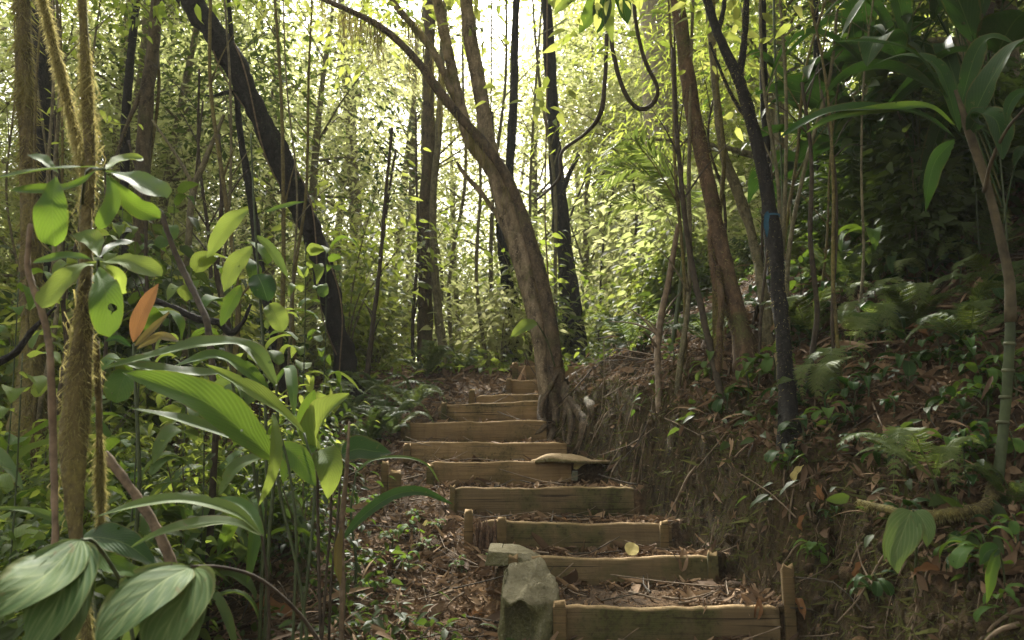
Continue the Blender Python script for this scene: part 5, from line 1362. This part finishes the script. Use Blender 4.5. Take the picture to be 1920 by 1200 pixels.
# pleated two-lobed leaves in the bottom left corner
r = thing("pleated_plant", "pleated two lobed leaf filling the bottom left corner", "plant", gp(-40, 1.6, 1200))
for pts, w in [([(150, 1012, 1.9), (100, 1070, 1.8), (40, 1110, 1.72), (-60, 1165, 1.65)], 125), ([(152, 1016, 1.9), (128, 1080, 1.8), (100, 1150, 1.72), (45, 1240, 1.65)], 115), ([(154, 1016, 1.9), (150, 1090, 1.82), (140, 1160, 1.75), (120, 1230, 1.7)], 60)]:
    tleaf(r, pts, w, 'leaf_pleat', 'lance', (.1, -1, .8), .2, .015, .035, 13, 30)
tstem(r, [(152, 1012, 1.9, 6), (180, 1020, 2.0, 7), (230, 1100, 2.1, 8), (250, 1200, 2.1, 8)], 'stem_green', True)
r = thing("pleated_plant", "pleated leaf hanging point down beside the bottom left corner leaf", "plant", gp(620, 2.4, 1200))
for pts, w in [([(358, 1064, 1.95), (310, 1090, 1.88), (250, 1140, 1.8), (180, 1215, 1.72)], 118), ([(360, 1068, 1.95), (352, 1110, 1.88), (320, 1170, 1.82), (285, 1250, 1.76)], 120), ([(362, 1066, 1.95), (372, 1120, 1.88), (362, 1180, 1.82), (350, 1240, 1.78)], 44)]:
    tleaf(r, pts, w, 'leaf_pleat', 'lance', (-.1, -1, .6), .2, .015, .035, 13, 30)
tstem(r, [(358, 1062, 1.95, 6), (420, 1064, 2.05, 6), (490, 1088, 2.2, 7), (560, 1150, 2.35, 7), (610, 1220, 2.4, 8)], 'twig_dark', True)
r = thing("dark_broad_plant", "dark green wavy leaf half hidden behind the near mossy stem, low at left", "plant", gp(180, 2.45, 1150))
for pts, w, mt in [([(150, 1008, 2.5), (190, 1008, 2.45), (240, 1022, 2.4), (300, 1068, 2.35)], 62, 'leaf_dark'), ([(160, 1015, 2.5), (200, 1050, 2.42), (240, 1070, 2.38), (290, 1075, 2.35)], 44, 'leaf_lush'), ([(150, 1010, 2.5), (130, 985, 2.5), (60, 958, 2.45), (-20, 952, 2.4)], 20, 'leaf_grey')]:
    tleaf(r, pts, w, mt, 'ovate', (0, -1, .9), .2, .05, nu=9)
tstem(r, [(150, 1008, 2.5, 6), (170, 1090, 2.5, 6), (182, 1180, 2.45, 7)], 'stem_green', True)

# ------------------------------------------------------------------ right-hand plants
r = thing("ringed_cane", "tall ringed cane with long drooping leaves rising at the right edge", "cane", gp(1868, 3.52, 920))
tstem(r, [(1895, 600, 3.56, 20), (1890, 700, 3.56, 21), (1882, 800, 3.56, 21), (1870, 905, 3.52, 23)], 'cane', True, "culm")
tstem(r, [(1790, 170, 3.56, 12), (1822, 262, 3.56, 18), (1850, 345, 3.56, 17), (1872, 430, 3.56, 19), (1892, 520, 3.56, 21), (1895, 605, 3.56, 25)], 'cane_brown', False, "sheath")
for (px, py) in ((1893, 645), (1890, 695), (1885, 745), (1880, 792), (1876, 840)):
    m = MB(); a = P(px, py - 3, 3.56); b = P(px, py + 3, 3.56); tube(m, np.array([a, (a + b) / 2, b]), [.0238, .0252, .0238], 12); m.build("node_ring", M['ring'], r)
for pts, w, mt, h in [([(1795, 262, 3.56), (1720, 215, 3.52), (1620, 205, 3.47), (1540, 215, 3.47), (1464, 256, 3.47)], 52, 'leaf_dark', (0, -.8, 1)), ([(1790, 235, 3.56), (1740, 200, 3.52), (1660, 205, 3.47), (1560, 222, 3.43), (1510, 250, 3.43)], 26, 'leaf_lush', (0, -1, .5)),
                      ([(1780, 190, 3.56), (1720, 105, 3.47), (1640, 80, 3.43), (1560, 78, 3.38)], 34, 'leaf_dark', (0, -.8, 1)), ([(1800, 200, 3.56), (1830, 100, 3.56), (1860, 70, 3.52), (1905, 84, 3.47)], 40, 'leaf_dark', (0, -1, .8)),
                      ([(1815, 240, 3.56), (1858, 150, 3.47), (1905, 90, 3.38), (1960, 70, 3.29)], 70, 'leaf_dark', (-.2, -.6, .8)), ([(1800, 250, 3.56), (1760, 130, 3.56), (1700, 105, 3.65), (1640, 120, 3.74)], 40, 'leaf_dark', (0, -.9, 1)),
                      ([(1935, 165, 3.20), (1905, 180, 3.20), (1890, 205, 3.20), (1888, 232, 3.20)], 24, 'leaf_dark', (-.3, -1, .4)), ([(1815, 250, 3.56), (1840, 215, 3.47), (1870, 230, 3.38), (1880, 300, 3.34)], 60, 'leaf_dark', (0, -1, .3)),
                      ([(1790, 262, 3.56), (1755, 300, 3.56), (1740, 350, 3.56), (1735, 400, 3.60)], 40, 'leaf_dark', (.4, -1, .2))]:
    tleaf(r, pts, w, mt, 'lance', h, .3, .03, nu=9, n=30)
tstem(r, [(1935, 190, 3.20, 5), (1890, 240, 3.29, 6), (1860, 300, 3.43, 7), (1845, 360, 3.56, 8)], 'cane_brown', False, "stem")
r = thing("mossy_branch", "moss covered branch lying along the bank at the foot of the ringed cane", "branch", hit(1780, 965))
c, rr = pxpath([(1866, 905, 3.5, 22), (1846, 948, 3.36, 20), (1800, 958, 3.32, 21), (1745, 968, 3.34, 19), (1690, 962, 3.42, 18), (1650, 952, 3.5, 15), (1610, 940, 3.62, 9)], 50)
m = MB(); tube(m, c, rr, 10, .3, 4); b = m.build("limb", M['bark_moss'], r)
m = MB(); fuzz(m, c, rr, 4200, .022, np.random.default_rng(4)); m.build("moss", M['moss'], b, kind="stuff")
r = thing("pleated_bank_plant", "plant with two hanging pleated leaves below the mossy branch at right", "plant", hit(1760, 1060))
for pts, w in [([(1708, 958, 3.2), (1692, 1000, 3.15), (1680, 1040, 3.13), (1684, 1076, 3.13)], 66), ([(1716, 958, 3.2), (1730, 975, 3.17), (1738, 1000, 3.15), (1738, 1026, 3.15)], 38), ([(1704, 960, 3.21), (1680, 985, 3.18), (1664, 1015, 3.17), (1658, 1052, 3.17)], 26)]:
    tleaf(r, pts, w, 'leaf_pleat', 'ovate', (-.2, -1, .2), .25, .01, .02, 11, 24)
tstem(r, [(1712, 956, 3.2, 4), (1718, 990, 3.25, 4), (1718, 1040, 3.3, 5), (1715, 1090, 3.35, 5)], 'stem_green', True)
def place_frond(root, pool, base, az, tilt, L, roll=0.0):
    o = link("frond", pool, root, None, True)
    o.location = Vector(base) - root.location; o.rotation_euler = (roll, tilt, az); o.scale = (L, L, L); return o
b = P(1752, 900, 3.5); r = thing("fern", "large bright fern arching above the mossy branch on the right bank", "fern", (b[0], b[1], g1(b[0], b[1])))
for az, ti, L in ((3.35, -.1, .50), (3.9, .1, .46), (4.5, .2, .34), (2.9, -.1, .35), (0.2, -.3, .3)): place_frond(r, FRONDL[int(L * 100) % 3], b, az, ti, L)
tstem(r, [(1752, 900, 3.5, 6), (1760, 930, 3.52, 6), (1765, 960, 3.55, 6)], 'stem_green', True)
r = thing("hanging_fern", "drooping curtain of feathery ferns hanging down the middle of the right bank", "fern", hit(1640, 620))
rng = np.random.default_rng(61)
for k in range(26):
    t = k / 25; px = 1790 - 240 * t ** .8 + rng.uniform(-30, 30); py = 470 + 270 * t + rng.uniform(-20, 20)
    h_ = hit(px, py); place_frond(r, FRONDL[k % 3], h_ + np.array([-.02, -.14, .10]), rng.uniform(3.3, 5.0), rng.uniform(.1, .7) + .3 * t, rng.uniform(.28, .5))
r = thing("palm_shrub", "small palm with spreading fronds left of the rusty trunk at mid height", "palm", gp(1262, 6.9, 640))
b = P(1285, 420, 6.9); x0 = r.location
for az, ti, L in ((3.2, -.45, 1.0), (2.8, -.25, 1.0), (3.5, -.1, .95), (3.0, .25, .8), (2.2, -.7, .7), (4.0, -.3, .6), (0.2, -.4, .5), (4.6, 0, .5)): place_frond(r, PALML[int(az * 10) % 2], b, az, ti, L)
tstem(r, [(1285, 420, 6.9, 7), (1278, 520, 6.9, 8), (1262, 640, 6.9, 9)], 'stem_green', True)
r = thing("leafy_sprig", "broad dark leaves hanging in from the top edge above the looping liana", "branch", P(1130, -60, 6.2))
for pts, w, mt in [([(1120, -20, 6.2), (1110, 20, 6.2), (1086, 64, 6.2)], 36, 'leaf_lush'), ([(1130, -20, 6.2), (1128, 20, 6.2), (1120, 62, 6.2)], 40, 'leaf_dark'), ([(1160, -20, 6.2), (1168, 10, 6.2), (1176, 46, 6.2)], 34, 'leaf_dark'), ([(1090, -10, 6.2), (1060, 5, 6.2), (1040, 28, 6.2)], 30, 'leaf_light'), ([(1150, -20, 6.2), (1140, 30, 6.2), (1148, 80, 6.2)], 26, 'leaf_light')]:
    tleaf(r, pts, w, mt, 'lance', (.1, -1, .5), .3)
tstem(r, [(1200, -60, 6.2, 8), (1150, -25, 6.2, 7), (1090, -15, 6.2, 5)], 'twig_dark')
r = thing("leaf_shoot", "shoot with one large pale green leaf sprouting from the leaning tree's lower trunk", "plant", P(1040, 690, 7.82))
tleaf(r, [(1006, 604, 7.6), (985, 612, 7.55), (956, 634, 7.5)], 30, 'leaf_light', 'ovate', (0, -1, .7), .25)
tstem(r, [(1006, 604, 7.6, 2.5), (1026, 640, 7.7, 3), (1042, 692, 7.84, 3)], 'stem_green')
for px, py, d, L, lab in ((1780, 830, 3.65, .16, "pair of oval leaves above the large bright fern"), (1640, 450, 5.5, .3, "plant with two broad pale leaves near the top of the dark bank")):
    b = P(px, py, d); r = thing("broad_leaf_sprig", lab, "plant", (b[0], b[1], g1(b[0], b[1])))
    for az, ti in ((3.3, .3), (4.3, .4), (2.7, 0)):
        o = place_frond(r, OVAL['leaf_lush'][1], b, az, ti, L); o.name = "leaf"
    m = MB(); tube(m, np.array([b, (b + np.array(r.location)) / 2 + [.02, 0, 0], np.array(r.location) - [0, 0, .05]]), .004, 6); m.build("stem", M['stem_green'], r)
r = thing("narrow_leaf_plant", "plant with one narrow hanging leaf in the lower right corner", "plant", hit(1880, 1080))
tleaf(r, [(1872, 1030, 2.9), (1858, 1070, 2.84), (1850, 1132, 2.8)], 26, 'leaf_lush', 'lance', (.2, -1, .2), .3)
tleaf(r, [(1872, 1028, 2.9), (1850, 1035, 2.88), (1836, 1060, 2.85)], 30, 'leaf_dark', 'ovate', (.2, -1, .5), .3)
tstem(r, [(1872, 1028, 2.9, 4), (1880, 1060, 2.92, 4), (1885, 1100, 2.95, 4)], 'stem_green', True)

# ------------------------------------------------------------------ filling plants
rng = np.random.default_rng(71)
U1 = "strap leaved plant crowding the shady undergrowth left of the stairs"
for k, (px, py, d, L, n, mk) in enumerate([(60, 960, 3.2, .75, 11, 'leaf_grey'), (140, 900, 3.6, .8, 10, 'leaf_grey'), (280, 930, 3.9, .75, 11, 'leaf_grey'), (360, 860, 4.3, .85, 11, 'leaf_lush'), (440, 820, 4.8, .8, 10, 'leaf_grey'), (500, 780, 5.4, .75, 10, 'leaf_lush'),
        (30, 800, 4.4, .9, 12, 'leaf_grey'), (180, 790, 4.9, .9, 11, 'leaf_lush'), (300, 770, 5.6, .8, 10, 'leaf_light'), (560, 740, 6.4, .6, 9, 'leaf_lush'), (100, 740, 5.8, .8, 10, 'leaf_light'), (400, 730, 6.6, .7, 9, 'leaf_light'),
        (20, 1100, 2.7, .5, 9, 'leaf_grey'), (220, 1030, 3.1, .5, 8, 'leaf_grey'), (610, 720, 7.6, .6, 9, 'leaf_light'), (250, 700, 7.2, .8, 10, 'leaf_light')]):
    rosette("strap_leaved_plant", U1, "plant", gp(px, d, py), n, L, STRAP[mk], 300 + k, (-.75, .15), "strap leaved plants left of the stairs")
U2 = "low fern growing among the fresh green plants left of the upper steps"
for k, (px, d, L) in enumerate([(555, 7.2, .6), (600, 7.9, .6), (690, 7.4, .5), (735, 7.7, .5), (660, 8.4, .6), (770, 8.6, .5), (710, 9.2, .6), (800, 10.6, .6), (870, 11, .5), (640, 6.7, .45)]):
    rosette("fern", U2, "fern", gp(px, d, 760), 9, L, FROND, 400 + k, (-.6, .1), "low ferns left of the upper steps", "frond")
U3 = "leafy herb rooted in the litter of the shaded right bank"
for k, (px, py, L, mk) in enumerate([(1420, 735, .17, 'leaf_lush'), (1400, 760, .16, 'leaf_grey'), (1450, 720, .16, 'leaf_lush'), (1360, 790, .14, 'leaf_dark'), (1330, 720, .15, 'leaf_grey'), (1480, 790, .15, 'leaf_dark'), (1540, 760, .14, 'leaf_dark'), (1600, 780, .15, 'leaf_dark'), (1700, 740, .16, 'leaf_dark'), (1760, 700, .16, 'leaf_dark'),
        (1840, 760, .14, 'leaf_lush'), (1900, 740, .14, 'leaf_lush'), (1820, 880, .12, 'leaf_lush'), (1900, 880, .12, 'leaf_lush'), (1640, 660, .2, 'leaf_dark'), (1560, 600, .2, 'leaf_dark'), (1500, 560, .22, 'leaf_lush'), (1600, 520, .24, 'leaf_dark'), (1700, 560, .22, 'leaf_dark'), (1800, 540, .2, 'leaf_dark'),
        (1260, 690, .14, 'leaf_grey'), (1200, 660, .14, 'leaf_light'), (1880, 1180, .09, 'leaf_lush'), (1560, 1000, .08, 'leaf_dark'), (1850, 620, .18, 'leaf_dark'), (1480, 480, .25, 'leaf_lush'), (1540, 470, .28, 'leaf_lush'), (1420, 600, .18, 'leaf_dark')]):
    rosette("leafy_herb", U3, "plant", hit(px, py), 10, L, OVAL[mk], 500 + k, (-.3, .5), "leafy herbs on the right bank", stem=L * 1.3)
rng = np.random.default_rng(77)
for k in range(34):
    px, py = rng.uniform(1440, 1915), rng.uniform(640, 1195); L = rng.uniform(.09, .15); h_ = hit(px, py)
    rosette("leafy_herb", U3, "plant", h_, 9, L, OVAL[('leaf_dark', 'leaf_dark', 'leaf_lush')[k % 3]], 540 + k, (-.3, .5), "leafy herbs on the right bank", stem=L * 1.1)
US = "leafy young sapling with broad glossy leaves in the left thicket"
for k, (px, d, h, mk) in enumerate([(30, 3.6, 1.5, 'leaf_light'), (250, 4.2, 1.6, 'leaf_lush'), (340, 5.0, 1.9, 'leaf_light'), (420, 5.6, 2.0, 'leaf_lush'), (120, 5.2, 2.1, 'leaf_light'), (560, 6.2, 1.9, 'leaf_light'), (10, 4.6, 1.9, 'leaf_lush'), (480, 4.8, 1.4, 'leaf_grey'), (300, 6.6, 2.4, 'leaf_lush'), (200, 6.2, 2.3, 'leaf_light'), (600, 7.4, 1.8, 'leaf_lush'), (380, 4.2, 1.2, 'leaf_grey')]):
    rosette("leafy_sapling", US, "sapling", gp(px, d, 800), 15, .30, OVAL[mk], 640 + k, (-.35, .45), "leafy saplings in the left thicket", stem=h)
U4 = "small herb sprouting from the litter slope left of the lower steps"
for k, (px, py, L) in enumerate([(770, 1010, .11), (800, 1040, .10), (760, 1075, .10), (730, 1030, .1), (700, 960, .12), (820, 1000, .08), (640, 1100, .1), (860, 1080, .08), (690, 1130, .09), (910, 1060, .06), (560, 1020, .13), (780, 980, .08)]):
    rosette("small_herb", U4, "plant", hit(px, py), 8, L, OVAL['leaf_grey' if k % 2 else 'leaf_lush'], 600 + k, (-.35, .3), "small herbs on the left litter slope", stem=L * .9)
U5 = "shaded fern growing on the dark upper part of the right bank"
for k, (px, py, L) in enumerate([(1520, 640, .5), (1580, 560, .6), (1700, 640, .5), (1820, 660, .5), (1900, 600, .5), (1650, 480, .7), (1760, 460, .7), (1850, 500, .6), (1500, 520, .6), (1180, 660, .5), (1900, 960, .3), (1340, 650, .5)]):
    rosette("fern", U5, "fern", hit(px, py), 8, L, FROND, 700 + k, (-.5, .2), "shaded ferns on the right bank", "frond")

# fresh shrubs behind the top of the stairs
def shrub_mesh(seed, h, sz, tm):
    rng = np.random.default_rng(seed); s = MB(); tips = []
    for k in range(7):
        a = rng.uniform(0, 6.28); rr = rng.uniform(.1, .45) * h; e = np.array([rr * math.cos(a), rr * math.sin(a), h * rng.uniform(.5, 1)])
        c = cat([(0, 0, -.05), e * [.3, .3, .55], e], 10); tube(s, c, np.linspace(.014, .004, 10), 5, .2, k, caps=False); tips += [c[-1], c[6], c[4] + rng.normal(0, .1, 3), c[8] + rng.normal(0, .15, 3)]
    f = MB(); foliage(f, tips, 30, .17 * h ** .5, sz, tm, rng, .2, .7)
    return s.mesh("stem", M['bark_bg']), f
SH = [shrub_mesh(900 + k, h, sz, tm) for k, (h, sz, tm) in enumerate([(1.0, .14, T_LEAF), (1.5, .15, T_LEAF), (2.1, .13, T_LEAF), (1.3, .2, K_NARROW), (2.6, .15, K_LEAF)])]
SHM = [(a, {mt: f.mesh("crown", M[mt]) for mt in ('fol_far', 'fol_mid')}) for a, f in SH]
U6 = "fresh green shrub among the foliage behind the top of the stairs"
rng = np.random.default_rng(81)
for k in range(64):
    y = rng.uniform(10.8, 19); x = rng.uniform(-.55, .3) * y
    if 960 < 960 + x / y * FPX < 1130 and y < 12.5: continue
    a, f = SHM[int(rng.integers(0, 5))]
    r = thing("shrub", U6, "shrub", (x, y, g1(x, y)), "shrubs behind the top of the stairs"); r.rotation_euler = (0, 0, rng.uniform(0, 6.28)); s = rng.uniform(.8, 1.3); r.scale = (s, s, s)
    link("stem", a, r, None, True); link("crown", f['fol_far' if rng.uniform() < .6 else 'fol_mid'], r, "stuff", True)

# leafy undergrowth: young broad-leaved saplings at left, dark bushes on the right bank
SB = [shrub_mesh(950 + k, h, sz, tm) for k, (h, sz, tm) in enumerate([(1.5, .17, T_BROAD), (2.2, .19, T_BROAD), (1.0, .13, T_BROAD), (1.7, .10, T_LEAF)])]
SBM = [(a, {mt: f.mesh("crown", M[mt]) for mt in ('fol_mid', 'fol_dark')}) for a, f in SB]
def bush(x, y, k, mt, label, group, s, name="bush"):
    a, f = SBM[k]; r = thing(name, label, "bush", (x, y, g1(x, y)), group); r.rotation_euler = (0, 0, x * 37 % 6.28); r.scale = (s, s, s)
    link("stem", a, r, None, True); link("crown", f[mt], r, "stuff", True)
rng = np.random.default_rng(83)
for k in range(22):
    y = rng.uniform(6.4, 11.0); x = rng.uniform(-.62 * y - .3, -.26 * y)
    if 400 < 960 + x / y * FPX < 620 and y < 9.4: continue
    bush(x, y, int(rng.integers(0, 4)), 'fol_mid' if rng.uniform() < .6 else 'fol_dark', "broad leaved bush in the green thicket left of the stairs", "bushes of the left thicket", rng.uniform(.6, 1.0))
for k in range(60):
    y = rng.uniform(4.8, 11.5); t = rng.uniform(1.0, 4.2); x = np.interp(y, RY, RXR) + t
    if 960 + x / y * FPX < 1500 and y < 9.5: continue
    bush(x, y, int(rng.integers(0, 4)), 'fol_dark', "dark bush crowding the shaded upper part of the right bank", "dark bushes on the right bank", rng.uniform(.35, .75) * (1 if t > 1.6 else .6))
rng = np.random.default_rng(86)
for k in range(26):
    px = rng.uniform(-20, 600); d = rng.uniform(2.9, 6.2); g_ = gp(px, d)
    if px > 330 and d < 4.4: continue
    bush(g_[0], d, (2, 3, 2)[k % 3], 'fol_mid' if k % 4 else 'fol_dark', "low leafy bush filling the gaps between the strap leaved plants", "low bushes between the left plants", rng.uniform(.4, .7), "low_bush")
for k, (px, py, L, h) in enumerate([(1640, 520, 1.3, 1.2), (1740, 560, 1.4, 1.5), (1840, 520, 1.3, 1.6), (1560, 480, 1.2, 1.3), (1900, 620, 1.2, 1.4)]):
    rosette("broad_leaved_plant", "tall plant with long drooping dark leaves in the upper right shade", "plant", hit(px, py), 14, L * .85, STRAP['leaf_dark'] + OVAL['leaf_dark'][:1], 780 + k, (-.7, .5), "tall drooping leaved plants in the upper right shade", stem=h * 1.25)
rng = np.random.default_rng(84)
for k, (px, py, L) in enumerate([(1560, 330, .9), (1640, 420, .8), (1700, 330, 1.0), (1780, 430, .8), (1480, 420, .7), (1860, 350, .9), (1600, 250, .9)]):
    h_ = hit(px, py + 60); rosette("palm_shrub", "dark fan of palm fronds on the shaded crest of the right bank", "palm", h_, 8, L, PALMD, 760 + k, (-.9, .0), "dark palms on the right bank", "frond")

# ------------------------------------------------------------------ single fallen leaves that stand out
def fallen(px, py, L, mat, label, seed, d=None, name="fallen_leaf"):
    h_ = hit(px, py); rng = np.random.default_rng(seed); a = rng.uniform(0, 6.28); n = gnormal(np.array([h_[0]]), np.array([h_[1]]))[0]
    t = nrm(np.cross(n, np.array([math.cos(a), math.sin(a), 0]))); p = h_ + n * .02
    c = cat([p - t * L / 2 - n * .004, p + n * .012, p + t * L / 2 + n * .004], 12)
    m = MB(); leaf_geo(m, c, L * .5, n, 'ovate', .75, .12, 0, 7, rng.uniform(.4, .95)); o = m.build(name, M[mat] if isinstance(mat, str) else mat)
    return tag(o, label, "leaf")
m = MB(); leaf_geo(m, cat([P(1180, 1041, 4.62), P(1184, 1030, 4.66), P(1189, 1018, 4.70)], 10), .078, (0, -1, .4), 'round', .15, .03, 0, 7, .8)
tag(m.build("fallen_leaf", M['yellow']), "pale yellow round leaf lying on the second step", "leaf")
for k, (px, py, L, mt, lab) in enumerate([(1515, 985, .09, 'orange', "brown dead leaf on the bank right of the third step"), (1548, 935, .1, 'orange', "large curled orange brown leaf left of the bright fern"), (1500, 905, .1, 'yellow', "yellowish leaf caught on the bank left of the bright fern"), (1625, 1078, .1, 'orange', "brown leaf under the hanging pleated leaves"),
        (1742, 1080, .1, 'orange', "broad orange brown leaf right of the hanging pleated leaves"), (1500, 1160, .1, 'orange', "bright brown leaf at the foot of the right stake of the lowest step"), (1420, 1190, .1, 'orange', "orange leaf in front of the lowest step near its right end"), (520, 1165, .3, 'orange', "long orange dead leaf lying in the bottom left litter"),
        (890, 1165, .09, 'orange', "bright orange scrap of leaf left of the boulder"), (800, 995, .11, 'yellow', "pale tan leaf on the litter slope left of the third step"), (1090, 905, .14, 'yellow', "tan curled leaf lying below the tan slab"), (1280, 1070, .13, 'dry', "dull greenish leaf lying on the lowest tread near the back"), (1720, 640, .16, 'orange', "dead brown leaf high on the dark bank"), (1755, 475, .2, 'orange', "pair of dry tan leaf at the top of the dark bank")]):
    fallen(px, py, L, mt, lab, 40 + k)

# ------------------------------------------------------------------ pale air
m = MB()
v = np.array([[x, y, z] for z in (-12, 27) for y in (-60, 440) for x in (-320, 320)], float)
m.add(v, [[0, 2, 3, 1], [4, 5, 7, 6], [0, 1, 5, 4], [2, 6, 7, 3], [0, 4, 6, 2], [1, 3, 7, 5]])
hz, nt, out = new_mat("haze")
pv = nt.nodes.new("ShaderNodeVolumePrincipled"); pv.inputs["Color"].default_value = (0.93, 0.94, 0.91, 1)
pv.inputs["Density"].default_value = 0.0010; pv.inputs["Anisotropy"].default_value = 0.1
nt.links.new(pv.outputs[0], out.inputs["Volume"])
m.build("haze", hz, smooth=False, kind="stuff")

# every countable repeat is told apart by its place along its group
ORD = "leftmost second third fourth fifth sixth seventh eighth ninth tenth eleventh twelfth thirteenth fourteenth fifteenth sixteenth seventeenth eighteenth nineteenth twentieth twenty-first twenty-second twenty-third twenty-fourth twenty-fifth twenty-sixth twenty-seventh twenty-eighth twenty-ninth thirtieth thirty-first thirty-second".split()
bpy.context.view_layer.update()
grp = {}
for o in SC.objects:
    if o.parent is None and o.get("group") and o.get("category"): grp.setdefault((o["group"], o["label"]), []).append(o)
def scr(o):
    l = o.location; 
    if o.type == 'MESH': l = sum((Vector(b) for b in o.bound_box), Vector()) / 8
    return 960 + l[0] / max(l[1], .1) * FPX
for (g, l), os_ in grp.items():
    if not 2 <= len(os_) <= 64 or g.startswith('trees of the hazy'): continue
    os_.sort(key=scr); n = len(os_)
    for i, o in enumerate(os_):
        if i < 32 and i <= n // 2: p = "leftmost" if i == 0 else ORD[i] + " from the left"
        elif n - i <= 32: p = "rightmost" if i == n - 1 else ORD[n - 1 - i] + " from the right"
        else: continue
        o["label"] = p + " of the " + g
